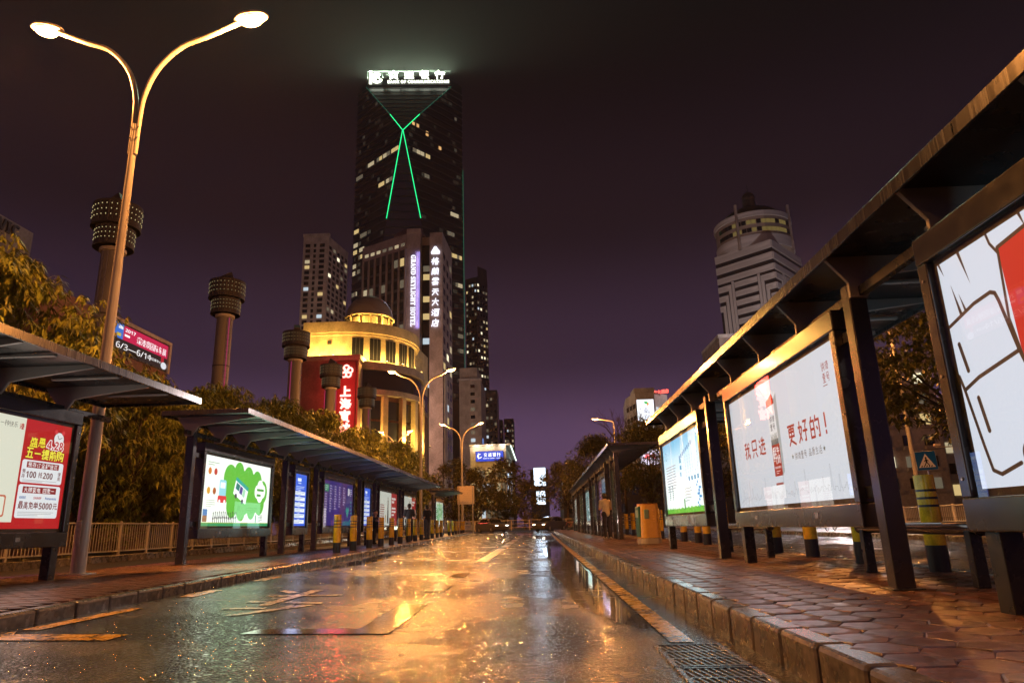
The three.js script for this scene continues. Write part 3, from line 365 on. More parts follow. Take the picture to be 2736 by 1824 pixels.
    x.fillStyle = '#3c3f3f'; x.beginPath(); x.arc(760, 120, 26, 0, 7); x.fill(); x.beginPath(); x.moveTo(735, 150); x.lineTo(790, 150); x.lineTo(830, 640); x.lineTo(690, 640); x.fill(); x.fillStyle = '#c9a890'; x.fillRect(792, 170, 16, 190); lines(x, 90, 260, 360, 7, 44, '#9a5a58', 20); x.fillStyle = '#b88a3c'; x.fillRect(520, 470, 60, 150);
  }),
  leafy: canvas(1600, 680, (x, w, h) => { x.fillStyle = '#dff2e2'; x.fillRect(0, 0, w, h); for (let k = 0; k < 240; k++) { x.fillStyle = ['#3fa85a', '#5fc07a', '#2c8f50', '#86d098'][k % 4]; x.beginPath(); x.ellipse(rr(300, 1500), rr(40, 560), rr(20, 70), rr(12, 34), rr(0, 3), 0, 7); x.fill(); } lines(x, 90, 180, 260, 6, 60, '#3b8f52', 30); }),
  yellowish: canvas(1600, 680, (x, w, h) => { x.fillStyle = '#c9c088'; x.fillRect(0, 0, w, h); x.fillStyle = '#3f62a8'; x.fillRect(300, 260, 380, 200); lines(x, 800, 180, 600, 6, 60, '#6e6a48', 22); x.fillStyle = '#8a4a2c'; x.beginPath(); x.arc(480, 160, 70, 0, 7); x.fill(); }),
  drapes: canvas(1600, 680, (x, w, h) => { x.fillStyle = '#3f2f6a'; x.fillRect(0, 0, w, h); for (let k = 0; k < 24; k++) { x.fillStyle = k % 2 ? '#2a86b8' : '#3fa4cc'; x.fillRect(700 + k * 38, 0, 38, 520); } lines(x, 120, 120, 460, 8, 60, '#c4a8c8', 22); x.fillStyle = '#b8323c'; x.fillRect(120, 560, 1300, 60); }),
  aqua: canvas(1600, 680, (x, w, h) => { x.fillStyle = '#a9dfe0'; x.fillRect(0, 0, w, h); lines(x, 200, 360, 1000, 7, 38, '#5c9aa8', 14); x.fillStyle = '#4f9ab8'; x.fillRect(1250, 90, 160, 120); lines(x, 200, 120, 760, 3, 52, '#3c7f96', 26); }),
  plainBack: canvas(1600, 680, (x, w, h) => { x.fillStyle = '#d6e2e8'; x.fillRect(0, 0, w, h); x.fillStyle = '#49b0cc'; x.fillRect(0, 0, w, 150); lines(x, 200, 300, 900, 6, 50, '#6f9fb0', 20); }),
  carShow: canvas(1024, 512, (x, w, h) => {
    x.fillStyle = '#17171c'; x.fillRect(0, 0, w, h); x.fillStyle = '#b01844'; x.fillRect(150, 0, 874, 270); x.fillStyle = '#2c64b8'; x.fillRect(0, 0, 150, 270); x.fillStyle = '#d0d6de'; x.fillRect(60, 30, 80, 60); x.fillStyle = '#b8a23c'; x.fillRect(40, 170, 70, 60);
    fillT(x, '2017', 175, 105, 88, '#f2eef0'); lines(x, 175, 150, 170, 1, 9, '#f2eef0', 40); han(x, '深港澳国际车展', 400, 90, 78, 140, '#f4f0f2', .13, .1); fillT(x, '6/3—6/11', 40, 440, 150, '#f4f4f4', 'left', false); han(x, '深圳会展中心', 620, 360, 44, 56, '#f0f0f0', .11, .1); x.fillStyle = '#a01c2c'; x.fillRect(900, 270, 60, 110); x.fillStyle = '#c9ccd2'; x.beginPath(); x.ellipse(965, 430, 60, 70, 0, 0, 7); x.fill();
  }),
  bankBlue: canvas(1024, 384, (x, w, h) => { x.fillStyle = '#1b3fb4'; x.fillRect(0, 0, w, h); x.strokeStyle = '#f4f6ff'; x.lineWidth = 34; x.beginPath(); x.arc(140, 180, 74, .3, 5.2); x.stroke(); x.beginPath(); x.moveTo(100, 70); x.lineTo(100, 290); x.stroke(); han(x, '交通银行', 290, 60, 135, 150, '#f6f8ff', .16, .22); fillT(x, 'BANK OF COMMUNICATIONS', 640, 292, 52, '#f6f8ff', 'center'); }),
  southern: canvas(320, 640, (x, w, h) => { x.fillStyle = '#e9ecf4'; x.fillRect(0, 0, w, h); x.fillStyle = '#3c9a4c'; x.beginPath(); x.ellipse(180, 70, 44, 26, .4, 0, 7); x.fill(); x.fillStyle = '#d0742c'; x.beginPath(); x.ellipse(210, 100, 16, 34, .2, 0, 7); x.fill(); han(x, '南', 120, 170, 92, 120, '#3a3f58', .1); han(x, '方', 120, 310, 92, 120, '#3a3f58', .1); han(x, '报', 120, 450, 92, 120, '#3a3f58', .1); }),
  walk: canvas(512, 512, (x, w, h) => { x.fillStyle = '#0d5fae'; x.fillRect(0, 0, w, h); x.fillStyle = '#e6ebee'; x.beginPath(); x.moveTo(256, 60); x.lineTo(470, 440); x.lineTo(42, 440); x.fill(); x.fillStyle = '#15181c'; x.beginPath(); x.arc(256, 175, 24, 0, 7); x.fill(); x.lineCap = 'round'; x.strokeStyle = '#15181c'; const S = (lw, ...p) => { x.lineWidth = lw; x.beginPath(); p.forEach(([a, b], i) => i ? x.lineTo(a, b) : x.moveTo(a, b)); x.stroke(); }; S(44, [256, 220], [256, 290]); S(20, [256, 215], [210, 270]); S(20, [256, 215], [305, 262]); S(24, [250, 300], [205, 385]); S(24, [262, 300], [310, 380]); x.fillStyle = '#15181c'; for (let k = 0; k < 5; k++) { x.beginPath(); x.moveTo(120 + k * 62, 385); x.lineTo(148 + k * 62, 385); x.lineTo(126 + k * 62, 430); x.lineTo(98 + k * 62, 430); x.fill(); } }),
};
// ---------------------------------------------------------------- street lamps
function lampHead(parent, pos, dir, power) {   // dir: +1 towards +x, -1 towards -x
  const h = new THREE.Group(); h.name = 'lamp_head'; h.position.set(...pos); h.rotation.z = dir * .16; parent.add(h);
  const prof = [[0, 0], [.16, .015], [.19, .06], [.17, .12], [.1, .17], [.001, .19]].map((p) => new THREE.Vector2(...p));
  part(h, 'housing', new THREE.LatheGeometry(prof, 24).scale(1.9, .85, 1), M.pole);
  part(h, 'bulb_lens', new THREE.SphereGeometry(.17, 20, 10, 0, Math.PI * 2, Math.PI / 2, Math.PI / 2).scale(1.35, .62, .95).translate(0, -.004, 0), M.lens);
  point(parent, [pos[0], pos[1] - .32, pos[2]], SODIUM, power, 5);
}
function doubleLamp(x, z, top, armL, armR, label, power = LAMP_POWER, r = .115) {
  const y0 = SL(z), t = thing('street_lamp', label, 'street lamp', [x, y0, z], 0, 'double arm street lamps');
  part(t, 'base_plate', rb(-.2, .2, -.01, .02, -.2, .2, .008), M.steel);
  part(t, 'pole', cyl(r, r * .52, .02, 8.35, 0, 0, 24), M.pole);
  part(t, 'inspection_hatch', rb(-.045, .045, .45, .85, r * .96, r * .96 + .012, .01), M.pole);
  for (const y of [8.05, 8.28]) for (const a of [.5, 2.6, 4.6]) part(t, 'clamp_bolt', bar(V(0, y, 0), V(Math.cos(a) * .11, y, Math.sin(a) * .11), .011, 6), M.steel);
  const H = top - y0;
  for (const [d, len] of [[-1, armL], [1, armR]]) {
    part(t, 'arm', tube([V(d * .045, 7.7, 0), V(d * .05, 8.5, 0), V(d * .09, 9.0, 0), V(d * .3, 9.6, 0), V(d * .75, 10.1, 0), V(d * 1.3, H - .32, 0), V(d * (len - .25), H - .05, 0)], .05, 40, 10), M.pole);
    lampHead(t, [d * len, H, 0], d, power);
  }
}
doubleLamp(-7.6, -11.5, 10.85, 2.15, 2.12, 'tall double arm street lamp beside the red sale light box, nearest of its row');
doubleLamp(-7.45, -44, 10.9, 2.0, 2.0, 'double arm street lamp rising behind the long left bus shelter, second of its row', LAMP_POWER * .6);
doubleLamp(-7.55, -69, 11.0, 2.0, 1.98, 'farthest double arm street lamp, beside the ribbed back of the road sign', LAMP_POWER * .6);
doubleLamp(-15.1, -73, 11.0, 1.65, 1.55, 'small far double arm street lamp in front of the domed building', LAMP_POWER * .6);
doubleLamp(-7.6, 27, 10.85, 2.15, 2.12, 'double arm street lamp standing behind the photographer', LAMP_POWER * .3);
function singleLamp(x, z, H, len, label, power, lit = true) {
  const t = thing('street_lamp', label, 'street lamp', [x, .15 + G(z), z]);
  part(t, 'pole', cyl(.1, .06, 0, H - .5, 0, 0, 16), M.pole);
  part(t, 'arm', tube([V(0, H - .55, 0), V(-.1, H - .2, 0), V(-.7, H - .02, 0), V(-len + .2, H + .1, 0)], .045, 20, 8), M.pole);
  if (lit) lampHead(t, [-len, H + .12, 0], -1, power);
}
singleLamp(7.75, -68, 10.4, 1.85, 'single arm street lamp glowing above the trees on the right', LAMP_POWER);
singleLamp(13.35, -25, 9.6, 1.9, 'single arm street lamp whose pole shows between the right shelter posts', LAMP_POWER);
singleLamp(12.6, 6, 10.4, 1.9, 'single arm street lamp of the service road, right of the photographer', LAMP_POWER * .3);

// ---------------------------------------------------------------- bus shelters: the post line is x = 0, the long roof wing reaches to +x
function shelter(x, yg, z0, len, posts, dy, label, opts = {}) {
  const t = thing('bus_shelter', label, 'bus shelter', [x, yg, z0]);
  const L = -len, e0 = -.3, e1 = opts.wing ?? 1.47, yt = 2.93 + dy;
  for (const pz of posts) {
    const p = part(t, 'post', rb(-.08, .08, 0, yt - .3, -.075, .075, .012), M.frame); p.position.z = pz;
    part(p, 'foot_plate', rb(-.13, .13, 0, .012, -.12, .12, .004), M.frameDark);
  }
  part(t, 'ridge_beam', rb(.0, .07, yt - .43, yt - .34, L + .35, -.35, .01), M.frameDark);
  part(t, 'roof_sheet', [bx(e0 + .012, e1 - .012, yt - .055, yt - .005, L + .012, -.012)], M.roofUnder);
  const seg = Math.ceil(len / 2.9);
  for (let k = 0; k < seg; k++) { const a = -len * k / seg, b = -len * (k + 1) / seg; part(t, 'fascia_panel', rb(e0 - .012, e0 + .012, yt - .11, yt, b + .003, a - .003, .004), M.fascia); part(t, 'fascia_panel', rb(e1 - .012, e1 + .012, yt - .105, yt + .004, b + .003, a - .003, .004), M.fascia); }
  for (const z of [0, L]) part(t, 'end_panel', rb(e0 + .013, e1 - .013, yt - .1, yt - .002, z - .012, z + .012, .004), M.fascia);
  const prof = [[-.075, yt - .44], [-.075, yt - .3], [e0 + .05, yt - .075], [e0 + .05, yt - .057], [e1 - .07, yt - .057], [e1 - .07, yt - .1], [.42, yt - .215], [.2, yt - .25], [.075, yt - .44]];
  const rib = extrude(prof, .034, .004).translate(0, 0, -.017); metric(rib);
  for (let z = -.55; z > L + .3; z -= opts.pitch ?? 1.32) { part(t, 'roof_rib', rib, M.rib).position.z = z; }
  const lou = rb(.3, e1 - .12, -.02, .016, -.03, .03, .012);
  for (let z = -1.2; z > L + .3; z -= opts.pitch ?? 1.32) { const q = part(t, 'roof_batten', lou, M.rib); q.position.set(0, yt - .085, z); }
  return t;
}
const paneCache = {}, boltG = new THREE.CylinderGeometry(.011, .011, .012, 8).rotateZ(Math.PI / 2);
function lightBox(name, x, yg, z0, z1, lit, label, o = {}) {   // between z0 (near) and z1 (far); lit: [texture, strength, mean colour] for the faces towards -x and +x
  const w = z0 - z1, y0 = o.y0 ?? .49, y1 = o.y1 ?? 2.5, t = thing(name, label, o.category ?? 'light box', [x, yg, (z0 + z1) / 2], 0, o.group), d = .1, top = .2, bot = .21, sd = .11;
  part(t, 'frame_top', rb(-d, d, y1 - top, y1, -w / 2, w / 2, .012), M.frame); part(t, 'frame_bottom', rb(-d, d, y0, y0 + bot, -w / 2, w / 2, .012), M.frame);
  for (const s of [-1, 1]) part(t, 'frame_side', rb(-d + .004, d - .004, y0 + bot, y1 - top, s * (w / 2 - sd), s * w / 2 - s * .002, .01), M.frame);
  part(t, 'support_leg', rb(-.07, .07, 0, y0 + .01, -w / 2 + .12, -w / 2 + .27, .01), M.frameDark);
  if (o.twoLegs) part(t, 'support_leg', rb(-.07, .07, 0, y0 + .01, w / 2 - .27, w / 2 - .12, .01), M.frameDark);
  else for (const y of [y0 + .3, y1 - .3]) part(t, 'post_bracket', rb(-.03, .03, y - .05, y + .05, w / 2 - .002, w / 2 + .3, .006), M.frameDark);
  const iw = w - 2 * sd, ih = y1 - top - y0 - bot, yc = (y0 + bot + y1 - top) / 2;
  part(t, 'core', bx(-.02, .02, yc - ih / 2, yc + ih / 2, -iw / 2, iw / 2), M.black);
  for (const [s, f] of [[-1, lit[0]], [1, lit[1]]]) {
    if (!f) continue;
    const m = paneCache[f[0].uuid + f[1]] ??= new THREE.MeshStandardMaterial({ color: C(.04, .04, .04), roughness: .6, emissive: C(1, 1, 1), emissiveMap: f[0], emissiveIntensity: f[1] });
    const plane = (ww, hh, off) => new THREE.PlaneGeometry(ww, hh).rotateY(s * Math.PI / 2).translate(s * off, yc, 0);
    part(t, 'print_screen', plane(iw - .1, ih - .1, .05), m);
    part(t, 'black_border', [bx(s * .04, s * .052, yc + ih / 2 - .05, yc + ih / 2, -iw / 2, iw / 2), bx(s * .04, s * .052, yc - ih / 2, yc - ih / 2 + .05, -iw / 2, iw / 2), bx(s * .04, s * .052, yc - ih / 2 + .05, yc + ih / 2 - .05, -iw / 2, -iw / 2 + .05), bx(s * .04, s * .052, yc - ih / 2 + .05, yc + ih / 2 - .05, iw / 2 - .05, iw / 2)], M.black);
    part(t, 'glass_pane', plane(iw, ih, .072), M.glass);
    for (const zz of [-1, 1]) for (const yy of [y0 + bot + .12, yc, y1 - top - .12]) { const q = part(t, 'frame_bolt', boltG, M.steel); q.position.set(s * (d - .003), yy, zz * (w / 2 - .05)); } if (w > 2) for (const zz of [-w / 4, w / 4]) part(t, 'lock_plate', rb(-.004, .004, -.03, .03, -.045, .045, .003, 1), M.steel).position.set(s * (d + .001), y0 + bot * .55, zz);
    area(t, [s * .08, yc, 0], [x + s * 9, yg + yc, (z0 + z1) / 2], iw - .1, ih - .1, C(...f[2]), f[1] * 1.0);
  }
  return t;
}
const P = (t, i, c) => [poster[t], i, c], W1 = [.75, .84, .95];

shelter(2.95, SR(-6), 1.2, 17.6, [1.0 - 1.2 - .35, -7.24, -12.75], 0, 'dark bus shelter on the right with a long roof reaching over the camera side', { wing: 1.5 });
lightBox('advertising_light_box', 2.85, SR(-3) - .02, -.5, -4.67, [P('fridge', .85, [.7, .6, .66]), P('plainBack', .5, [.75, .85, .88])], 'light box with a cartoon refrigerator and red print, at the right picture edge');
lightBox('advertising_light_box', 2.95, SR(-8), -6.34, -10.38, [P('milk', .82, [.75, .82, .9]), P('plainBack', .5, [.75, .85, .88])], 'large light box showing a red and white milk carton and red slogan');
lightBox('advertising_light_box', 2.95, SR(-14), -12.15, -16.12, [P('sky', 1.5, [.55, .85, .95]), P('plainBack', .5, [.75, .85, .88])], 'sky blue information light box beyond the milk carton light box');
shelter(2.8, SR(-40), -24.2, 34, [-.45, -2.1, -4.2, -9.2, -11.6, -13.6, -19.4, -21.8, -26.5, -32.8], .34, 'far bus shelter on the right with a row of light boxes, reaching towards the crossing');
lightBox('advertising_light_box', 2.9, SR(-26), -25.8, -27.1, [P('yellowish', .5, [.6, .6, .3]), null], 'narrow olive light box, first under the far right shelter', { y1: 2.75, twoLegs: true });
lightBox('advertising_light_box', 2.9, SR(-31), -29.2, -33.1, [P('drapes', .7, [.3, .4, .7]), null], 'light box with blue curtains under the far right shelter, beside the standing person', { y1: 2.7 });
lightBox('advertising_light_box', 2.9, SR(-36), -34.8, -36.2, [P('yellowish', .5, [.6, .6, .3]), null], 'narrow olive light box, second of its kind under the far right shelter', { y1: 2.7, twoLegs: true });
lightBox('advertising_light_box', 2.9, SR(-40), -38.6, -42.6, [P('aqua', .9, [.5, .85, .85]), null], 'pale aqua light box under the far right shelter', { y1: 2.6 });
lightBox('advertising_light_box', 2.9, SR(-46), -44.6, -48.6, [P('yellowish', .55, [.6, .6, .3]), null], 'wide olive and blue light box under the far right shelter', { y1: 2.6 });
lightBox('advertising_light_box', 2.9, SR(-54), -51.7, -56, [P('dress', .75, [.8, .7, .65]), null], 'last light box under the far right shelter, white and red', { y1: 2.6 });

shelter(-7.2, SL(-6) - .02, -.2, 11.3, [-.6, -4.9], -.05, 'near bus shelter at the left picture edge above the red sale light box', { wing: 1.4 });
lightBox('advertising_light_box', -7.2, SL(-8) - .03, -6.35, -10.4, [null, P('sale', .82, [.85, .6, .5])], 'red and cream sale light box at the left picture edge');
shelter(-7.2, SL(-20), -13.33, 27.4, [-.71, -6.2, -9, -14.55, -17.1, -22.7], .06, 'long bus shelter on the left with six light boxes under its dark roof', { wing: 1.45 });
lightBox('advertising_light_box', -7.2, SL(-16), -14.45, -18.45, [null, P('green', 1.2, [.65, .95, .65])], 'light box with a green cloud and cartoon buses on white');
lightBox('bus_route_board', -7.2, SL(-20), -20.05, -21.4, [null, P('blueInfo', 1.15, [.35, .55, 1])], 'narrow blue bus route board between the green and the purple light box', { category: 'route board' });
lightBox('advertising_light_box', -7.2, SL(-25), -22.85, -26.8, [null, P('purple', .62, [.35, .3, .8])], 'purple light box with columns of small writing and a teal heart');
lightBox('bus_route_board', -7.2, SL(-28), -28.2, -29.6, [null, P('blueInfo', 1.05, [.35, .55, 1])], 'narrow blue bus route board above the seated person', { category: 'route board' });
lightBox('advertising_light_box', -7.2, SL(-33), -31, -35.2, [null, P('dress', .8, [.85, .7, .6])], 'light box with a dark dress on white and a red panel, the nearer of two');
lightBox('advertising_light_box', -7.2, SL(-38), -36.7, -40.6, [null, P('dress', .75, [.85, .7, .6])], 'light box with a dark dress on white and a red panel, the farther of two');
shelter(-7.2, SL(-49), -46.7, 6.2, [-.7, -5.6], .14, 'small far bus shelter on the left with one leafy light box', { wing: 1.45 });
lightBox('advertising_light_box', -7.2, SL(-50), -48.2, -52.2, [null, P('leafy', 1.0, [.6, .95, .7])], 'light green leafy light box under the small far shelter', { y1: 2.55 });

// ---------------------------------------------------------------- bollards
const nth = (k) => k + (k % 100 > 10 && k % 100 < 14 ? 'th' : ['th', 'st', 'nd', 'rd'][k % 10] ?? 'th');
function bollard(x, y, z, label, group) {
  const t = thing('bollard', label, 'bollard', [x, y, z], rr(0, 6), group), r = .1;
  part(t, 'base_sleeve', cyl(r + .002, r + .002, 0, .27, 0, 0, 20), M.bollardBlack);
  part(t, 'post', cyl(r, r, .27, .99, 0, 0, 24), M.bollardYellow);
  for (const yy of [.66, .74, .82]) part(t, 'stripe', cyl(r + .003, r + .003, yy, yy + .024, 0, 0, 20, true), M.bollardBlack);
  part(t, 'cap', new THREE.SphereGeometry(r, 20, 6, 0, Math.PI * 2, 0, Math.PI / 2).scale(1, .12, 1).translate(0, .99, 0), M.bollardYellow);
  t.rotation.z = rr(-.008, .008); t.rotation.x = rr(-.008, .008);
}
[-18.8, -20.65, -22.9, -24.85, -26.9, -28.9, -31.1, -33.1, -35.3, -37.6, -39.75, -42.1, -44.35, -49.35, -52.2, -54.7, -57.45, -60.1, -62.5].forEach((z, i) => bollard(-5.43 + .03 * (z + 18.8), SL(z), z, `${nth(i + 1)} yellow and black bollard along the left kerb, counted from the camera`, 'bollards along the left kerb'));
[-3.95, -5.82, -7.68, -9.41, -11.12, -12.75, -14.45, -16.15, -17.9, -19.65, -21.55, -23.5, -25.55, -30.5, -33, -35.5, -38].forEach((z, i) => bollard(4.12 + (z < -18 ? .22 : .05), SR(z), z, `${nth(i + 1)} yellow and black bollard behind the right shelter, counted from the camera`, 'bollards behind the right shelter'));

// ---------------------------------------------------------------- benches
function bench(x, yg, z0, z1, label) {
  const t = thing('bench', label, 'bench', [x, yg, (z0 + z1) / 2], 0, 'shelter benches'), w = Math.abs(z0 - z1);
  const rail = tube([V(0, .46, -w / 2), V(0, .46, 0), V(0, .46, w / 2)], .05, 8, 12);
  part(t, 'seat_rail', rail, M.frame); part(t, 'seat_plate', rb(-.16, .1, .475, .515, -w / 2 + .12, w / 2 - .25, .012), M.steel);
  for (const s of [-1, 1]) part(t, 'leg', rb(-.05, .05, 0, .45, s * (w / 2 - .12) - .045, s * (w / 2 - .12) + .045, .01), M.frameDark);
  for (const s of [-1, 1]) part(t, 'end_cap', new THREE.SphereGeometry(.056, 14, 8).translate(0, .46, s * w / 2), M.frameDark);
}
bench(3.55, SR(-6), -5.85, -8.0, 'steel bench behind the milk light box post, beside a bollard');
bench(3.6, SR(-12), -11.2, -13.8, 'bench behind the blue information light box on the right');
bench(-6.72, SL(-28), -27.0, -29.7, 'bench under the long left shelter with a person seated on it');
bench(-6.72, SL(-37), -35.6, -37.8, 'bench under the long left shelter beside the two standing people');

// ---------------------------------------------------------------- litter bin
{ const t = thing('litter_bin', 'rounded orange litter bin with grey base and green side box on the right pavement', 'litter bin', [3.06, SR(-20), -20], .25);
  const shape = (w, d, r) => { const s = new THREE.Shape(); s.moveTo(-w + r, -d); s.lineTo(w - r, -d); s.absarc(w - r, -d + r, r, -Math.PI / 2, 0); s.lineTo(w, d - r); s.absarc(w - r, d - r, r, 0, Math.PI / 2); s.lineTo(-w + r, d); s.absarc(-w + r, d - r, r, Math.PI / 2, Math.PI); s.lineTo(-w, -d + r); s.absarc(-w + r, -d + r, r, Math.PI, Math.PI * 1.5); return s; };
  const slab = (w, d, r, y0, y1, b = .01) => metric(new THREE.ExtrudeGeometry(shape(w, d, r), { depth: y1 - y0 - 2 * b, bevelSize: b, bevelThickness: b, bevelSegments: 2, curveSegments: 10 }).rotateX(-Math.PI / 2).translate(0, y0 + b, 0));
  const body = slab(.27, .2, .15, .16, 1.06, .012), p = body.attributes.position; for (let i = 0; i < p.count; i++) { const k = 1 + .13 * (1 - (p.getY(i) - .16) / .9); p.setX(i, p.getX(i) * k); p.setZ(i, p.getZ(i) * k); } body.computeVertexNormals();
  part(t, 'body', body, phys([.68, .43, .06], .38, { roughnessMap: rep(T.grime, .8), clearcoat: .3 })); part(t, 'base', slab(.315, .24, .18, 0, .158), mat([.4, .39, .36], .6));
  part(t, 'rim', slab(.275, .205, .152, 1.062, 1.09, .006), phys([.55, .25, .04], .4)); const sb = part(t, 'side_box', rb(-.33, -.24, .18, 1.02, -.13, .13, .03, 3), phys([.04, .16, .11], .4)); part(sb, 'slot_flap', rb(-.335, -.331, .72, .92, -.09, .1, .001), mat([.3, .5, .42], .4));
  part(t, 'slot_flap', rb(-.2, -.06, .68, .93, .195, .235, .018, 3), mat([.2, .36, .3], .35)); for (let k = 0; k < 8; k++) part(t, 'raised_character', rb(.05, .1, .88 - k * .075, .92 - k * .075, .215, .226, .004, 1), phys([.8, .5, .14], .4));
  part(t, 'handle', tube([V(.3, .95, .05), V(.36, .9, .05), V(.36, .72, .05), V(.31, .66, .05)], .012, 14, 6), M.steel); }

// ---------------------------------------------------------------- railing along the bike lane, left
{ const x = -12.15, t = thing('railing_fence', 'pale metal railing along the bike lane behind the left shelters', 'railing', [x, .29, -10]);
  const pm = mat([.42, .4, .37], .5, { metalness: .3, roughnessMap: rep(T.grime, .7) }), postG = rb(-.03, .03, 0, .92, -.03, .03, .006), railG = rb(-.02, .02, -.02, .02, -.69, .69, .006), barG = cyl(.009, .009, .1, .84, 0, 0, 6); let n = 0; const rest = [];
  for (let k = 0; k < 27; k++) { const z = -k * 1.44, y = G(z - 10); const p = part(t, 'post', postG, pm); p.position.set(0, y, z); for (const yy of [.1, .86]) { const q = part(t, 'rail', railG, pm); q.position.set(0, y + yy, z - .72); }
    for (let b = 1; b < 12; b++) { if (n++ < 297) part(t, 'bar', barG, pm).position.set(0, y, z - b * .12); } } }

// ---------------------------------------------------------------- road sign seen from behind
{ const t = thing('road_sign_back', 'ribbed back of a road sign on two thin posts at the left kerb end', 'road sign', [-5.85, SL(-56), -56]), m = mat([.5, .42, .32], .5, { metalness: .3, roughnessMap: rep(T.grime, 1) });
  for (const x of [-.56, .56]) part(t, 'post', cyl(.04, .04, 0, 3.75, x, 0, 12), M.pole); for (let k = 0; k < 9; k++) { part(t, 'slat', rb(-.68, .68, 2.28 + k * .16, 2.435 + k * .16, -.07, -.05, .004), m); part(t, 'stiffener', rb(-.66, .66, 2.34 + k * .16, 2.37 + k * .16, -.05, -.025, .004), m); } }

// ---------------------------------------------------------------- crossing sign and traffic furniture on the right
{ const t = thing('crosswalk_sign', 'blue pedestrian crossing sign on a thin leaning post', 'traffic sign', [13.3, .15 + G(-24), -24], -.25); t.rotation.z = .03;
  part(t, 'post', cyl(.03, .03, 0, 2.7, 0, -.03, 10), M.steel); const b = part(t, 'sign_board', rb(-.32, .32, 2.02, 2.66, -.012, .012, .004), mat([.5, .5, .5], .5, { metalness: .4 })); part(b, 'sign_face', new THREE.PlaneGeometry(.62, .62).translate(0, 2.34, .0135), mat([1, 1, 1], .35, { map: poster.walk })); }
{ const t = thing('camera_pole', 'traffic camera arm on a pole seen through the right shelter gap', 'camera pole', [22.5, .2, -38]); part(t, 'pole', cyl(.07, .05, 0, 4.2, 1.4, 0, 10), M.pole); part(t, 'arm', bar(V(1.4, 4.05, 0), V(-.9, 4.05, 0), .03, 8), M.pole); for (const x of [-.8, .9]) part(t, 'camera', rb(x - .2, x + .14, 4.1, 4.24, -.08, .08, .03), mat([.6, .55, .5], .4)); }
{ const t = thing('guard_rail', 'white median railing of the main road beyond the bicycles', 'railing', [19, .02, -22]), m = mat([.78, .78, .78], .4, { roughnessMap: rep(T.grime, 1) }); const bars = [];
  for (let k = 0; k < 16; k++) { const p = part(t, 'post', rb(-.04, .04, 0, 1.15, -.04, .04, .006), m); p.position.set(0, .04, -k * 2.2); const b = part(t, 'top_rail', rb(-.03, .03, 1.04, 1.1, -1.1, 1.1, .006), m); b.position.set(0, .04, -k * 2.2 - 1.1); const c = part(t, 'bottom_rail', rb(-.02, .02, .35, .39, -1.1, 1.1, .006), m); c.position.set(0, .04, -k * 2.2 - 1.1); for (let q = 1; q < 14; q++) bars.push(cyl(.012, .012, .42, 1.07, 0, -k * 2.2 - q * .157, 5)); }
  part(t, 'bars', bars, m).userData.kind = 'stuff'; }
// ---------------------------------------------------------------- trees
function leafMat(c, c2) { return phys(c, .5, { vertexColors: true, side: THREE.DoubleSide, transmission: .2, thickness: 0, roughness: .5 }); }
const LEAF = { mango: leafMat([.17, .21, .03]), small: leafMat([.125, .13, .024]) };
function crownGeo(clumps, per, len, wid, droop) {   // bent pointed leaves in sprays around clump centres
  const pos = [], col = [], nor = [], v = V(0, 0, 0), ax = V(0, 0, 0), sd = V(0, 0, 0), up = V(0, 1, 0);
  for (const [cx, cy, cz, cr] of clumps) {
    const sprays = Math.max(3, Math.round(per / 7));
    for (let s = 0; s < sprays; s++) {
      let a, b, c, q; do { a = rr(-1, 1); b = rr(-1, 1); c = rr(-1, 1); q = a * a + b * b + c * c; } while (q > 1 || q < .12);
      const k = cr * (.55 + .45 * Math.sqrt(q)) / Math.sqrt(q) * Math.pow(q, .5), bx0 = cx + a * k, by0 = cy + b * k * .8, bz0 = cz + c * k, tone = rr(.6, 1.35), yel = rr(0, .35);
      for (let l = 0; l < 7; l++) {
        const th = l * 2.4 + rr(-.5, .5), el = rr(-.9, .35) - droop; ax.set(Math.cos(th) * Math.cos(el) + a * .5, Math.sin(el) + b * .25, Math.sin(th) * Math.cos(el) + c * .5).normalize(); sd.crossVectors(ax, up).normalize(); const L = len * rr(.65, 1.25), W = wid * rr(.7, 1.2); const n = V(0, 0, 0).crossVectors(sd, ax);
        const x = bx0 + rr(-.06, .06), y = by0 + rr(-.06, .06), z = bz0 + rr(-.06, .06), P = (t, w, d) => [x + ax.x * L * t + sd.x * W * w, y + ax.y * L * t + sd.y * W * w - d * L, z + ax.z * L * t + sd.z * W * w];
        const A = P(0, 0, 0), B = P(.4, .5, .02), Cc = P(.4, -.5, .02), D = P(1, 0, .22), t2 = tone * rr(.8, 1.2);
        for (const tri of [[A, B, Cc], [B, D, Cc]]) { for (const p of tri) { pos.push(...p); nor.push(n.x, n.y, n.z); col.push(t2 * (1 + yel * .6), t2, t2 * (1 - yel * .5)); } }
      }
    }
  }
  const g = new THREE.BufferGeometry(); g.setAttribute('position', new THREE.Float32BufferAttribute(pos, 3)); g.computeVertexNormals(); g.setAttribute('color', new THREE.Float32BufferAttribute(col, 3)); return g;
}
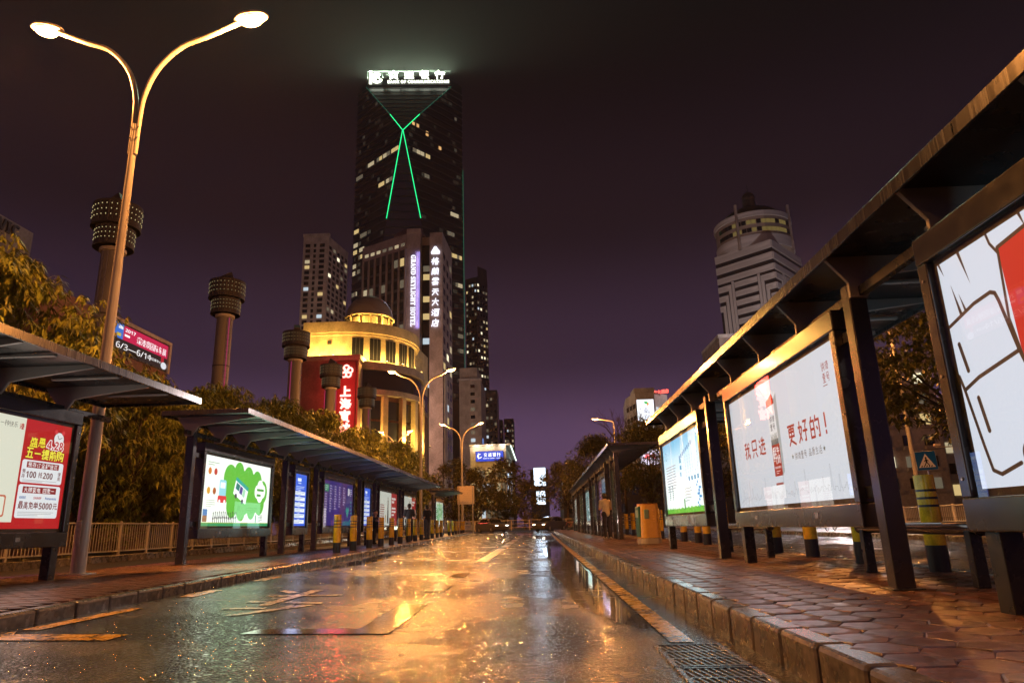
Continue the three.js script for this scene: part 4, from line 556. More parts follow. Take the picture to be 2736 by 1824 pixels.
function treeParts(h, rad, low, n, per, len, wid, droop, flatTop = 0) {
  const clumps = [], limbs = [bar(V(0, 0, 0), V(rr(-.1, .1), low + .3, rr(-.1, .1)), .17 * h / 8, 10, .12 * h / 8)];
  for (let i = 0; i < n; i++) {
    const t = rnd(), th = i * 2.399 + rr(-.4, .4), yy = lerp(low, h, Math.pow(t, flatTop ? .5 : .8)), env = Math.sin(Math.PI * clamp((yy - low + .6) / (h - low + 1.0), .06, .97)), r = rad * env * Math.sqrt(rr(.15, 1)), cr = rr(.55, 1.05) * rad * .3;
    clumps.push([Math.cos(th) * r, yy, Math.sin(th) * r, cr]);
    if (i % 3 === 0) limbs.push(bar(V(0, low + rr(-.5, .5) * .4, 0), V(Math.cos(th) * r * .85, yy - .2, Math.sin(th) * r * .85), .06 * h / 8, 6, .012));
  }
  return { trunk: merge(limbs.map((g) => metric(g))), crown: crownGeo(clumps, per, len, wid, droop) };
}
function tree(parts, m, pos, ry, s, label, group) {
  const t = thing('tree', label, 'tree', pos, ry, group); t.scale.setScalar(s);
  part(t, 'trunk', parts.trunk, M.bark); part(t, 'crown', parts.crown, m);
}
{ // left row: broad drooping crowns behind the railing
  const big = treeParts(8.6, 4.3, 1.9, 130, 330, .3, .085, .5), b2 = treeParts(7.2, 3.7, 1.4, 100, 270, .29, .08, .5), b3 = treeParts(7.4, 3.6, 1.5, 100, 260, .29, .08, .45);
  const g = 'broad trees behind the left railing';
  tree(big, LEAF.mango, [-16.6, .2, -18.5], 0, 1.02, 'large lamp-lit mango-like tree at the left edge above the near shelter', g);
  tree(b2, LEAF.mango, [-14.9, .2, -24.4], 1, .86, 'broad tree between the near lamp pole and the green light box', g);
  tree(b3, LEAF.mango, [-14.6, .2, -30.5], 2, .92, 'broad tree behind the green light box and the blue route board', g);
  tree(b2, LEAF.mango, [-14.4, .2, -37], 3.2, 1.02, 'broad tree rising behind the purple light box', g);
  tree(b3, LEAF.mango, [-14.0, .2, -44], 4.1, 1.05, 'broad tree under the red vertical hotel sign', g);
  tree(b2, LEAF.mango, [-13.3, .25, -51], 5.2, 1.05, 'broad tree between the red sign and the far lamp pole', g);
  tree(b3, LEAF.mango, [-12.4, .3, -59], .7, 1.0, 'last broad tree of the left row near the small far shelter', g);
  tree(b2, LEAF.small, [-21, .2, -36], 1.4, 1.05, 'tree standing deeper behind the left row, below the second vent tower', g);
}
{ // right side
  const a = treeParts(7.4, 3.4, 2.4, 90, 260, .2, .09, .1), b = treeParts(8.6, 3.8, 2.2, 100, 260, .2, .09, .1), g = 'trees on the traffic island, right';
  tree(a, LEAF.small, [11.6, .15, -17.8], 0, 1.0, 'tree with orange-lit top seen between the two right light boxes', g);
  tree(b, LEAF.small, [7.6, .2, -48], 1, .84, 'tallest tree behind the far right shelter, beside the lamp', g);
  tree(a, LEAF.small, [9.6, .2, -38], 2.5, .78, 'tree behind the litter bin and far shelter roof', g);
  tree(a, LEAF.small, [11.2, .2, -30], 4, .85, 'tree behind the blue information light box', g);
  tree(b, LEAF.small, [5.4, .3, -62], 3, .92, 'tree at the far end of the right shelter', g);
  tree(a, LEAF.small, [3.6, .3, -88], 5, 1.1, 'dark tree beyond the crossing, right of the bright screens', g);
  // a bare crown with thin twigs
  const t = thing('bare_tree', 'nearly bare tree with thin twigs above the far right shelter', 'tree', [6.4, .2, -52]); const L = [bar(V(0, 0, 0), V(.1, 4.5, 0), .12, 8, .08)], go = (p, d, len, r, n) => { const q = p.clone().addScaledVector(d, len); L.push(bar(p, q, r, 5, r * .6)); if (n) for (let k = 0; k < 3; k++) go(q, d.clone().add(V(rr(-.7, .7), rr(-.2, .5), rr(-.7, .7))).normalize(), len * rr(.6, .85), r * .6, n - 1); };
  for (let k = 0; k < 4; k++) go(V(.1, 4.2, 0), V(rr(-.7, .7), 1, rr(-.7, .7)).normalize(), 1.7, .06, 4);
  part(t, 'trunk', L.map((g) => metric(g)), M.bark);
}
{ // far side of the crossing
  const a = treeParts(8.4, 3.8, 1.4, 80, 150, .26, .13, .1), b = treeParts(7.2, 3.4, 1.2, 70, 150, .26, .13, .1), g = 'dark trees beyond the crossing';
  [[-19.5, -92, 1, 'dark tree beyond the crossing below the hotel tower'], [-15.2, -90, 1.0, 'dark tree beyond the crossing, left of the far lamp pole'], [-11.6, -96, 1.12, 'dark tree in front of the blue bank sign, left part'], [-8.2, -92, 1.1, 'dark tree in front of the blue bank sign, right part'], [-4.6, -97, 1.12, 'dark tree just right of the blue bank sign'], [-1.9, -91, .85, 'low dark tree beside the bright far screens'], [7.5, -95, 1.0, 'dark tree beyond the crossing behind the far right shelter'], [-27, -88, 1.05, 'dark tree beyond the crossing at the left']].forEach(([x, z, s, l], i) => tree(i % 2 ? b : a, LEAF.small, [x, .3, z], i * 1.3, s, l, g));
}
// clipped bushes beyond the crossing
{ const g0 = treeParts(1.25, .95, .1, 26, 56, .11, .06, 0);
  [[-1.6, -86.5, 1.15], [.4, -87, .9], [2.2, -86.2, 1.1], [-4, -87.2, .9], [4.4, -87, 1.2]].forEach(([x, z, s], i) => { const t = thing('clipped_bush', `${nth(i + 1)} round bush beyond the crossing, counted ${i < 3 ? 'among the three nearest the middle' : 'after the middle ones'}`, 'bush', [x, .3, z], i, 'round bushes beyond the crossing'); t.scale.set(s * 1.15, s * .9, s * 1.15); part(t, 'foliage', g0.crown, LEAF.small); part(t, 'stem', g0.trunk, M.bark); }); }
{ const pts = []; for (let k = 0; k < 90; k++) pts.push([rr(-.5, .5), rr(.2, .9), -3 - k * .62 + rr(-.2, .2), .42]); const h = part(scene, numbered('hedge'), crownGeo(pts, 60, .12, .06, .1), LEAF.small); h.position.set(-13.3, .2, -9); tag(h, 'low dark hedge running behind the left railing', 'hedge'); }
{ const t = thing('railing_fence', 'long low railing beyond the crossing in front of the dark trees', 'railing', [0, .3, -85.2]), m = mat([.4, .34, .28], .5); for (let k = 0; k < 22; k++) part(t, 'post', rb(-.05, .05, 0, 1.25, -.05, .05, .01), m).position.x = -32 + k * 2.2; for (const y of [.35, .8, 1.2]) part(t, 'rail', rb(-32, 14.2, y - .03, y + .03, -.03, .03, .01), m); }

// ---------------------------------------------------------------- bicycles
function bicycle(pos, ry, frameColor, label) {
  const t = thing('bicycle', label, 'bicycle', pos, ry); const fm = phys(frameColor, .35), r = .33;
  for (const x of [-.52, .52]) { const w = part(t, 'wheel', new THREE.TorusGeometry(r - .02, .018, 8, 36).translate(x, r, 0), M.black); const sp = []; for (let k = 0; k < 12; k++) { const a = k * Math.PI / 6; sp.push(bar(V(x, r, 0), V(x + Math.cos(a) * (r - .02), r + Math.sin(a) * (r - .02), 0), .003, 4)); } part(w, 'spokes', sp, M.steel).userData.kind = 'stuff'; }
  const bb = V(-.08, .3, 0), st = V(-.2, .78, 0), hd = V(.36, .8, 0), rw = V(-.52, r, 0), fw = V(.52, r, 0);
  part(t, 'frame', [bar(bb, st, .018), bar(st, hd, .018), bar(bb, hd, .02), bar(bb, rw, .013), bar(st, rw, .011), bar(hd, V(.38, .7, 0), .02)], fm); part(t, 'fork', [bar(V(.37, .78, 0), fw.clone().add(V(0, 0, .04)), .012), bar(V(.37, .78, 0), fw.clone().add(V(0, 0, -.04)), .012)], fm);
  part(t, 'saddle', new THREE.SphereGeometry(.13, 14, 8).scale(1, .35, .6).translate(-.24, .9, 0), M.black); part(t, 'seat_post', bar(st, V(-.24, .88, 0), .013), M.steel); part(t, 'handlebar', [tube([V(.26, 1.02, -.28), V(.34, 1.0, -.12), V(.34, 1.0, .12), V(.26, 1.02, .28)], .013, 14, 6), bar(hd, V(.34, 1, 0), .014)], M.steel); part(t, 'crank', [bar(bb.clone().add(V(0, 0, .06)), V(0, .16, .08), .01), bar(bb.clone().add(V(0, 0, -.06)), V(-.16, .44, -.08), .01), new THREE.TorusGeometry(.09, .008, 6, 20).translate(-.08, .3, .05)], M.steel);
  part(t, 'mudguard', new THREE.TorusGeometry(r + .03, .016, 6, 16, 2).rotateZ(.9).translate(-.52, r, 0), fm);
}
bicycle([2.75, SR(-62), -62], 1.0, [.35, .06, .04], 'red bicycle leaning at the far end of the right shelter');
bicycle([12.2, .15 + G(-27), -27], .7, [.5, .12, .03], 'orange bicycle parked on the traffic island, nearer one');
bicycle([12.3, .15 + G(-30), -30.4], .9, [.4, .4, .4], 'grey bicycle parked on the traffic island, farther one');

// ---------------------------------------------------------------- cars waiting on the cross street
function car(pos, ry, paint, label) {
  const t = thing('car', label, 'car', pos, ry); const pm = phys(paint, .3, { clearcoat: .8, clearcoatRoughness: .08, metalness: .3 }), gm = phys([.01, .012, .014], .06);
  const body = extrude([[-2.2, .35], [-2.25, .62], [-2.2, .86], [-1.75, .95], [-1.2, 1.0], [.85, 1.0], [1.45, .92], [2.1, .8], [2.24, .62], [2.22, .34], [1.78, .24], [-1.75, .24]], 1.6, .06).translate(0, 0, -.8);
  part(t, 'body', body, pm); const cab = extrude([[-1.7, .98], [-1.1, 1.42], [-.4, 1.5], [.35, 1.45], [1.1, .98]], 1.36, .05).translate(0, 0, -.68); part(t, 'cabin', cab, pm);
  for (const s of [-1, 1]) { part(t, 'side_window', extrude([[-1.35, 1.04], [-1.0, 1.36], [-.35, 1.42], [-.3, 1.04]], .02).translate(0, 0, s * .745 - .01), gm); part(t, 'side_window', extrude([[-.22, 1.04], [-.25, 1.42], [.3, 1.38], [.85, 1.04]], .02).translate(0, 0, s * .745 - .01), gm); part(t, 'headlight', rb(2.12, 2.26, .62, .76, s * .62 - .16, s * .62 + .16, .03), glow([1, .93, .75], 9)); part(t, 'tail_light', rb(-2.3, -2.2, .68, .84, s * .64 - .13, s * .64 + .13, .02), glow([1, .04, .02], 1.6));
    for (const x of [-1.35, 1.38]) { const w = part(t, 'wheel', new THREE.CylinderGeometry(.32, .32, .2, 24).rotateX(Math.PI / 2).translate(x, .32, s * .76), M.black); part(w, 'rim', new THREE.CylinderGeometry(.2, .2, .21, 16).rotateX(Math.PI / 2).translate(x, .32, s * .762), M.steel); }
    part(t, 'door_mirror', rb(.68, .86, 1.02, 1.16, s * .96 - .09, s * .96 + .09, .04), pm); }
  part(t, 'windscreen', bx(-.01, .01, 0, .62, -.62, .62).rotateZ(.99).translate(1.14, 1.03, 0), gm);
  const sp = new THREE.SpotLight(C(1, .9, .68), 60, 0, .6, .6); sp.position.set(2.4, .7, 0); sp.target.position.set(12, .2, 0); sp.castShadow = true; t.add(sp, sp.target);
}
car([-5.2, roadY(-1, -75) - .01, -76.5], -1.0, [.06, .06, .07], 'dark grey car on the cross street in front of the railing, leftmost');
car([1.2, roadY(0, -75) - .01, -77.6], Math.PI + .95, [.05, .05, .055], 'black car on the cross street beside the far right shelter end');
car([24, .04, -30], Math.PI / 2 - .1, [.5, .5, .52], 'white car on the main road behind the median railing');
// ---------------------------------------------------------------- people: tapered limbs joined by a smooth minimum
function blob(bones, cell, k = .03) {   // bones: [ax, ay, az, ra, bx, by, bz, rb]
  const lo = V(1e9, 1e9, 1e9), hi = V(-1e9, -1e9, -1e9);
  for (const b of bones) for (const [x, y, z, r] of [b.slice(0, 4), b.slice(4, 8)]) { lo.min(V(x - r, y - r, z - r)); hi.max(V(x + r, y + r, z + r)); }
  const c = lo.clone().add(hi).multiplyScalar(.5), half = Math.max(hi.x - lo.x, hi.y - lo.y, hi.z - lo.z) / 2 + cell * 3, n = Math.min(150, Math.max(16, Math.ceil(2 * half / cell))), mc = new MarchingCubes(n, new THREE.MeshStandardMaterial(), false, false, 90000); mc.isolation = 0;
  const hs = n / 2, f = mc.field; f.fill(-1);
  const kx = Math.max(2, Math.floor((lo.x - c.x) / half * hs + hs) - 2), Kx = Math.min(n - 2, Math.ceil((hi.x - c.x) / half * hs + hs) + 2), ky = Math.max(2, Math.floor((lo.y - c.y) / half * hs + hs) - 2), Ky = Math.min(n - 2, Math.ceil((hi.y - c.y) / half * hs + hs) + 2), kz = Math.max(2, Math.floor((lo.z - c.z) / half * hs + hs) - 2), Kz = Math.min(n - 2, Math.ceil((hi.z - c.z) / half * hs + hs) + 2);
  for (let z = kz; z < Kz; z++) for (let y = ky; y < Ky; y++) for (let x = kx; x < Kx; x++) {
    const px = c.x + (x - hs) / hs * half, py = c.y + (y - hs) / hs * half, pz = c.z + (z - hs) / hs * half; let d = 1;
    for (const b of bones) { const ux = b[4] - b[0], uy = b[5] - b[1], uz = b[6] - b[2], l2 = ux * ux + uy * uy + uz * uz || 1e-9, t = clamp(((px - b[0]) * ux + (py - b[1]) * uy + (pz - b[2]) * uz) / l2, 0, 1), e = Math.hypot(px - b[0] - ux * t, py - b[1] - uy * t, pz - b[2] - uz * t) - lerp(b[3], b[7], t), h = Math.max(k - Math.abs(d - e), 0) / k; d = Math.min(d, e) - h * h * k / 4; }
    f[x + y * n + z * n * n] = -d;
  }
  mc.update(); const g = new THREE.BufferGeometry(), m = mc.count ?? mc.geometry.drawRange.count; const p = new Float32Array(m * 3); for (let i = 0; i < m; i++) { p[i * 3] = mc.positionArray[i * 3] * half + c.x; p[i * 3 + 1] = mc.positionArray[i * 3 + 1] * half + c.y; p[i * 3 + 2] = mc.positionArray[i * 3 + 2] * half + c.z; }
  g.setAttribute('position', new THREE.BufferAttribute(p, 3)); const nn = new Float32Array(m * 3); for (let i = 0; i < m * 3; i++) nn[i] = mc.normalArray[i]; g.setAttribute('normal', new THREE.BufferAttribute(nn, 3)); return g;
}
const SKIN = mat([.42, .24, .16], .55), HAIR = mat([.012, .01, .009], .5), fabric = (c) => mat(c, .9, { bumpMap: rep(T.fine, .3), bumpScale: .004 });
function hand(w, dir, curl, out) {   // five fingers from a palm at the wrist w, pointing along dir
  const d = V(...dir).normalize(), s = V(0, 0, 0).crossVectors(d, V(0, 1, .01)).normalize(), n = V(0, 0, 0).crossVectors(s, d), at = (a, b, c) => V(...w).addScaledVector(d, a).addScaledVector(s, b).addScaledVector(n, c), B = (p, r, q, r2) => out.push([p.x, p.y, p.z, r, q.x, q.y, q.z, r2]);
  B(at(0, 0, 0), .026, at(.07, 0, 0), .034);
  [[-.03, .075], [-.01, .085], [.012, .08], [.032, .062]].forEach(([o, l]) => { const k1 = at(.085, o, -.006), k2 = at(.085 + l * .5, o * 1.05, -.012 - curl * .5 * l), k3 = at(.085 + l * (1 - curl * .6), o * 1.05, -.012 - curl * l); B(k1, .0105, k2, .0095); B(k2, .0095, k3, .008); });
  B(at(.025, -.034, 0), .013, at(.06, -.056, -.012), .011); B(at(.06, -.056, -.012), .011, at(.085, -.05, -.024), .009);
}
function person(pos, ry, J, cl, label) {   // J: joints, facing +z
  const t = thing('person', label, 'person', pos, ry), b = [], L = (p, r, q, r2, o = b) => o.push([...p, r, ...q, r2]);
  const H = J.head; L(J.pelvis, .13, J.chest, .13); L(J.chest, .13, J.neck, .07); L(J.neck, .055, [H[0], H[1] - .08, H[2]], .052);
  for (const s of ['L', 'R']) { L(J['sh' + s], .055, J['el' + s], .042); L(J['el' + s], .042, J['wr' + s], .028); L(J['hip' + s], .085, J['kn' + s], .06); L(J['kn' + s], .06, J['an' + s], .04); }
  const body = blob(b, .016, .05), hd = [], ny = H[1], f = J.face ?? [0, 0, 1];
  L([H[0], ny + .03, H[2]], .088, [H[0] + f[0] * .012, ny + .015, H[2] + f[2] * .012], .086, hd); L([H[0] + f[0] * .03, ny - .03, H[2] + f[2] * .03], .07, [H[0] + f[0] * .045, ny - .085 + f[1] * .02, H[2] + f[2] * .045], .045, hd); L([H[0] + f[0] * .09, ny + .005, H[2] + f[2] * .09], .012, [H[0] + f[0] * .112, ny - .025, H[2] + f[2] * .112], .015, hd); for (const s of [-1, 1]) L([H[0] + s * .09 * f[2], ny + .01, H[2] - s * .09 * f[0]], .014, [H[0] + s * .092 * f[2], ny - .03, H[2] - s * .092 * f[0]], .011, hd);
  const pieces = [body, blob(hd, .006, .03)]; for (const s of ['L', 'R']) { const h = []; hand(J['wr' + s], J['hd' + s], J.curl ?? .5, h); pieces.push(blob(h, .004, .008)); }
  const bm = part(t, 'body', pieces, SKIN);
  const sh = []; L(J.pelvis, .148, J.chest, .155, sh); L(J.chest, .155, [J.neck[0], J.neck[1] - .04, J.neck[2]], .09, sh); L([lerp(J.chest[0], J.shL[0], .9), J.shL[1], J.shL[2]], .08, [lerp(J.chest[0], J.shR[0], .9), J.shR[1], J.shR[2]], .08, sh); for (const s of ['L', 'R']) { const e = cl.long ? J['wr' + s] : J['sh' + s].map((v, i) => lerp(v, J['el' + s][i], .78)); if (cl.long) { L(J['sh' + s], .075, J['el' + s], .058, sh); L(J['el' + s], .058, J['wr' + s].map((v, i) => lerp(v, J['el' + s][i], .08)), .042, sh); } else L(J['sh' + s], .075, e, .062, sh); }
  part(t, 'shirt', blob(sh, .014, .06), fabric(cl.shirt));
  const tr = []; L([J.hipL[0], J.pelvis[1] - .02, J.pelvis[2]], .115, [J.hipR[0], J.pelvis[1] - .02, J.pelvis[2]], .115, tr); for (const s of ['L', 'R']) { L(J['hip' + s], .1, J['kn' + s], .076, tr); L(J['kn' + s], .076, J['an' + s], .062, tr); } part(t, 'trousers', blob(tr, .014, .05), fabric(cl.trousers));
  for (const s of ['L', 'R']) { const a = J['an' + s], q = J['toe' + s] ?? [a[0], .03, a[2] + .17]; part(t, 'shoe', blob([[a[0], .045, a[2] - .03, .045, q[0], .036, q[2], .036]], .007, .02), fabric(cl.shoes)); }
  const ha = []; L([H[0] - f[0] * .012, ny + .05, H[2] - f[2] * .012], .094, [H[0] - f[0] * .035, ny + .005, H[2] - f[2] * .035], .09, ha); L([H[0] - f[0] * .05, ny - .03, H[2] - f[2] * .05], .07, [H[0] - f[0] * .05, ny - (cl.hairLow ?? .07), H[2] - f[2] * .05], .055, ha); part(t, 'hair', blob(ha, .007, .03), HAIR);
  return t;
}
const STAND = (lean = 0) => ({ pelvis: [0, .96, 0], chest: [0, 1.26, .01 + lean], neck: [0, 1.47, .0 + lean], head: [0, 1.62, .03 + lean * 1.3], shL: [.18, 1.4, lean], shR: [-.18, 1.4, lean], elL: [.23, 1.12, -.02], elR: [-.23, 1.12, -.02], wrL: [.2, .9, .08], wrR: [-.2, .9, .08], hdL: [0, -1, .25], hdR: [0, -1, .25], hipL: [.09, .92, 0], hipR: [-.09, .92, 0], knL: [.1, .5, .02], knR: [-.1, .5, .02], anL: [.1, .08, -.02], anR: [-.11, .08, -.01] });
{ const j = STAND(.05); j.elL = [.24, 1.13, .08]; j.wrL = [.07, 1.2, .27]; j.hdL = [-.5, .2, .6]; j.elR = [-.25, 1.13, .08]; j.wrR = [-.08, 1.19, .28]; j.hdR = [.5, .2, .6]; j.head = [0, 1.6, .1]; const t = person([2.62, SR(-27.6), -27.6], Math.PI + .5, j, { shirt: [.34, .3, .27], trousers: [.012, .012, .016], shoes: [.3, .29, .27] }, 'person in a grey polo shirt and dark trousers, back turned, by the far right shelter'); }
{ const j = STAND(.02); j.elL = [.25, 1.14, .06]; j.wrL = [.06, 1.24, .25]; j.hdL = [-.5, .2, .6]; j.wrR = [-.06, 1.22, .25]; j.elR = [-.25, 1.14, .06]; j.hdR = [.5, .2, .6]; person([-6.35, SL(-34), -34.2], Math.PI + .2, j, { shirt: [.03, .035, .05], trousers: [.02, .022, .03], shoes: [.02, .02, .02] }, 'person in dark clothes standing nearer the red panelled light box on the left', ); }
{ const j = STAND(0); j.elR = [-.26, 1.14, .05]; j.wrR = [-.08, 1.26, .24]; j.hdR = [.4, .3, .6]; person([-5.95, SL(-38), -37.2], Math.PI + .9, j, { shirt: [.016, .018, .03], trousers: [.06, .075, .11], shoes: [.03, .03, .03] }, 'person in a dark shirt and jeans standing right of the other on the left pavement'); }
{ const s = .44, j = { pelvis: [0, s + .1, 0], chest: [0, s + .4, .09], neck: [0, s + .6, .14], head: [0, s + .75, .2], shL: [.18, s + .53, .12], shR: [-.18, s + .53, .12], elL: [.24, s + .28, .26], elR: [-.22, s + .3, .24], wrL: [.08, s + .42, .42], wrR: [-.08, s + .44, .42], hdL: [-.3, .3, .6], hdR: [.3, .3, .6], hipL: [.1, s + .1, .04], hipR: [-.1, s + .1, .04], knL: [.13, s + .06, .46], knR: [-.13, s + .06, .46], anL: [.14, .08, .42], anR: [-.13, .08, .44], curl: .8 };
  person([-6.72, SL(-28) + .02, -28.2], Math.PI / 2 - .9, j, { shirt: [.014, .015, .022], trousers: [.02, .02, .025], shoes: [.03, .03, .03], long: true }, 'person in dark clothes seated on the left bench holding a phone up');
  const t = thing('mobile_phone', 'small lit phone held up by the seated person', 'phone', [-6.38, SL(-28) + .93, -27.93], Math.PI / 2 - .9); part(t, 'case', rb(-.04, .04, -.075, .075, -.005, .005, .004), M.black); part(t, 'screen', bx(-.035, .035, -.068, .068, -.0066, -.0056), glow([.8, .9, 1], 2)); }
// ---------------------------------------------------------------- buildings
const B = {
  concrete: mat([.36, .3, .27], .8, { map: rep(T.wall, 6) }), beige: mat([.5, .42, .36], .8, { map: rep(T.wall, 7) }), pale: mat([.62, .58, .55], .75, { map: rep(T.wall, 8) }), cream: mat([.68, .55, .34], .7, { map: rep(T.wall, 5) }), redwall: mat([.3, .16, .14], .8, { map: rep(T.wall, 6) }),
  dark: mat([.06, .055, .06], .5, { map: rep(T.wall, 9) }), glassDark: phys([.012, .013, .016], .12), glassTower: phys([.03, .03, .034], .2), mullion: mat([.08, .08, .085], .5), spandrel: mat([.045, .045, .05], .4),
  warm: glow([1, .72, .3], .55), warm2: glow([1, .82, .5], .4), cool: glow([.75, .9, 1], .6), dim: glow([.9, .75, .5], .12), bright: glow([1, .9, .6], 1.1),
};
const win1 = new THREE.BoxGeometry(1, 1, 1);
function pane(parent, m, x, y, z, w, h, d, ry = 0, name = 'window') { const q = part(parent, name, win1, m); q.position.set(x, y, z); q.scale.set(w, h, d); q.rotation.y = ry; return q; }
const litPick = (p) => { const r = rnd(); return r < p ? [B.warm, B.warm2, B.cool, B.bright][Math.floor(rnd() * 4)] : r < p * 1.8 ? B.dim : B.glassDark; };
function facade(parent, a, b, y0, y1, cols, rows, ww, wh, pick, out = .05, name = 'window') {   // windows on the wall from a to b (plan points), slightly proud
  const dx = b[0] - a[0], dz = b[1] - a[1], ry = -Math.atan2(dz, dx), l = Math.hypot(dx, dz), nx = -dz / l * -1, nz = dx / l * -1;
  for (let r = 0; r < rows; r++) for (let c = 0; c < cols; c++) { const t = (c + .5) / cols, y = lerp(y0, y1, (r + .5) / rows); pane(parent, pick(c, r), a[0] + dx * t - nx * out, y, a[1] + dz * t - nz * out, l / cols * ww, (y1 - y0) / rows * wh, .16, ry, name); }
}
function prism(pts, y0, y1) { const g = extrude(pts.map(([x, z]) => [x, -z]), y1 - y0).rotateX(-Math.PI / 2).translate(0, y0, 0); return metric(g); }
// put a flat child (facing +z) on a wall that runs from a to b, at fraction t and height y
function onWall(o, a, b, t, y, out) { const dx = b[0] - a[0], dz = b[1] - a[1], l = Math.hypot(dx, dz); o.position.set(a[0] + dx * t - dz / l * out, y, a[1] + dz * t + dx / l * out); o.rotation.y = -Math.atan2(dz, dx); return o; }

// ---- bank tower with chamfered corner and green light lines
{ const t = thing('office_tower', 'tallest dark glass tower with green light lines forming an X', 'tower', [0, 0, 0]);
  const Cc = [-62, -305], Lc = [-93, -332], Rc = [-35.1, -336], Bk = [-66.1, -363], mix = (a, b, k) => [lerp(a[0], b[0], k), lerp(a[1], b[1], k)];
  const levels = [[0, .8], [73, .8], [152, .29], [197, .004], [239, .8], [243, .8]], ring = (k) => [Lc, mix(Cc, Lc, k), mix(Cc, Rc, k), Rc, Bk], kAt = (y) => { let i = 0; while (i < levels.length - 2 && y > levels[i + 1][0]) i++; const [a, ka] = levels[i], [b, kb] = levels[i + 1]; return lerp(ka, kb, (y - a) / (b - a)); };
  const pos = [], q = (a, b, c, d) => pos.push(...a, ...b, ...c, ...a, ...c, ...d), at = ([x, z], y) => [x, y, z];
  for (let i = 0; i + 1 < levels.length; i++) { const r0 = ring(levels[i][1]), r1 = ring(levels[i + 1][1]); for (let k = 0; k < 5; k++) { const n = (k + 1) % 5; q(at(r0[k], levels[i][0]), at(r0[n], levels[i][0]), at(r1[n], levels[i + 1][0]), at(r1[k], levels[i + 1][0])); } }
  const top = ring(.8).map((p) => at(p, 243)); for (let k = 1; k < 4; k++) pos.push(...top[0], ...top[k], ...top[k + 1]);
  const g = new THREE.BufferGeometry(); g.setAttribute('position', new THREE.Float32BufferAttribute(pos, 3)); g.computeVertexNormals(); part(t, 'glass_body', metric(g), B.glassTower);
  const grow = ([x, z], e) => { const dx = x + 64, dz = z + 335, l = Math.hypot(dx, dz); return [x + dx / l * e, z + dz / l * e]; };
  for (let y = 62; y < 240; y += 3.9) { const r = ring(kAt(y + .4)).slice(0, 4), pts = []; for (let k = 0; k < 3; k++) { const a = grow(r[k], .25), b = grow(r[k + 1], .25), l = Math.hypot(b[0] - a[0], b[1] - a[1]); if (l < .3) continue; const m = new THREE.BoxGeometry(l, .9, .3).rotateY(-Math.atan2(b[1] - a[1], b[0] - a[0])).translate((a[0] + b[0]) / 2, y, (a[1] + b[1]) / 2); pts.push(metric(m)); } part(t, 'floor_band', pts, B.spandrel); }
  // lit rooms: [face 0 left / 1 right, from, to, height]
  const lit = [[0, .02, .18, 186, B.dim], [0, .3, .44, 187.2, B.warm2], [0, .5, .62, 188, B.warm], [0, .64, .8, 188.3, B.warm2], [0, .82, .98, 188.6, B.warm], [1, .1, .3, 188, B.warm2], [1, .32, .4, 187.8, B.warm], [0, .62, .76, 173, B.warm], [0, .8, .96, 173.5, B.warm2], [1, .24, .34, 176.5, B.dim], [1, .72, .9, 162.5, B.warm2], [0, .02, .16, 153, B.warm], [0, .02, .15, 147.5, B.warm2], [0, .22, .42, 149, B.dim], [0, .02, .14, 142, B.warm], [0, .22, .38, 143.5, B.warm2], [0, .02, .13, 136, B.warm2], [0, .22, .34, 137.5, B.warm], [0, .02, .13, 129.5, B.warm2], [0, .2, .3, 130, B.dim], [0, .02, .14, 117, B.dim], [0, .18, .24, 117.5, B.warm2], [1, .6, .78, 148, B.dim], [1, .62, .96, 140, B.warm], [1, .72, .96, 121, B.warm2], [1, .7, .95, 96, B.dim], [1, .72, .96, 76, B.cool], [1, .72, .97, 65, B.warm2], [1, .72, .95, 88, B.dim]];
  for (const [f, u0, u1, y, m] of lit) { const k = kAt(y), a = f ? mix(Cc, Rc, k) : Lc, b = f ? Rc : mix(Cc, Lc, k), n = Math.max(2, Math.round((u1 - u0) * 14)); for (let i = 0; i < n; i++) { const u = lerp(u0, u1, (i + .5) / n), o = pane(t, rnd() < .8 ? m : B.dim, 0, 0, 0, Math.hypot(b[0] - a[0], b[1] - a[1]) * (u1 - u0) / n * .86, 2.1, .3); onWall(o, a, b, u, Math.round((y - 64) / 3.9) * 3.9 + 64, .12); } }
  const faint = [.012, .02, .035, .07].map((q) => glow([1, .84, .6], q)); for (let i = 0; i < 150; i++) { const y = 64 + Math.floor(rr(0, 44)) * 3.9, f = i % 2, k = kAt(y), a = f ? mix(Cc, Rc, k) : Lc, b = f ? Rc : mix(Cc, Lc, k); if (y < 236) onWall(pane(t, faint[Math.floor(rnd() * rnd() * 4)], 0, 0, 0, rr(1.2, 2.6), 1.9, .24), a, b, rr(.04, .96), y, .1); }
  for (const [u, y] of [[.34, 203.5], [.42, 203.5], [.9, 197.5], [.62, 202]]) { const k = kAt(y), a = mix(Cc, Rc, k); onWall(pane(t, glow([1, .55, .2], .7), 0, 0, 0, 1.6, 2.6, .3), a, Rc, u - .3, y, .12); }
  const gl = glow([.02, 1, .3], 1.3), pt = (k, y, s) => { const p = grow(s ? mix(Cc, Rc, k) : mix(Cc, Lc, k), .5); return V(p[0], y, p[1]); };
  for (const s of [0, 1]) { part(t, 'green_light_line', bar(pt(.004, 197, s), pt(.26, 211, s), .2, 6), gl); part(t, 'green_light_line', bar(pt(.26, 211, s), pt(.8, 239, s), .1, 6), glow([.05, .5, .3], .3)); part(t, 'green_light_line', bar(pt(.29, 152, s), pt(.004, 197, s), .22, 6), gl); }
  part(t, 'green_light_line', bar(V(Rc[0] + .4, 20, Rc[1] + .6), V(Rc[0] + .4, 190, Rc[1] + .6), .12, 6), glow([.02, .6, .3], .22)); part(t, 'green_light_line', bar(V(-41.4, 42.5, -335), V(-39.4, 31, -335), .32, 6), gl);
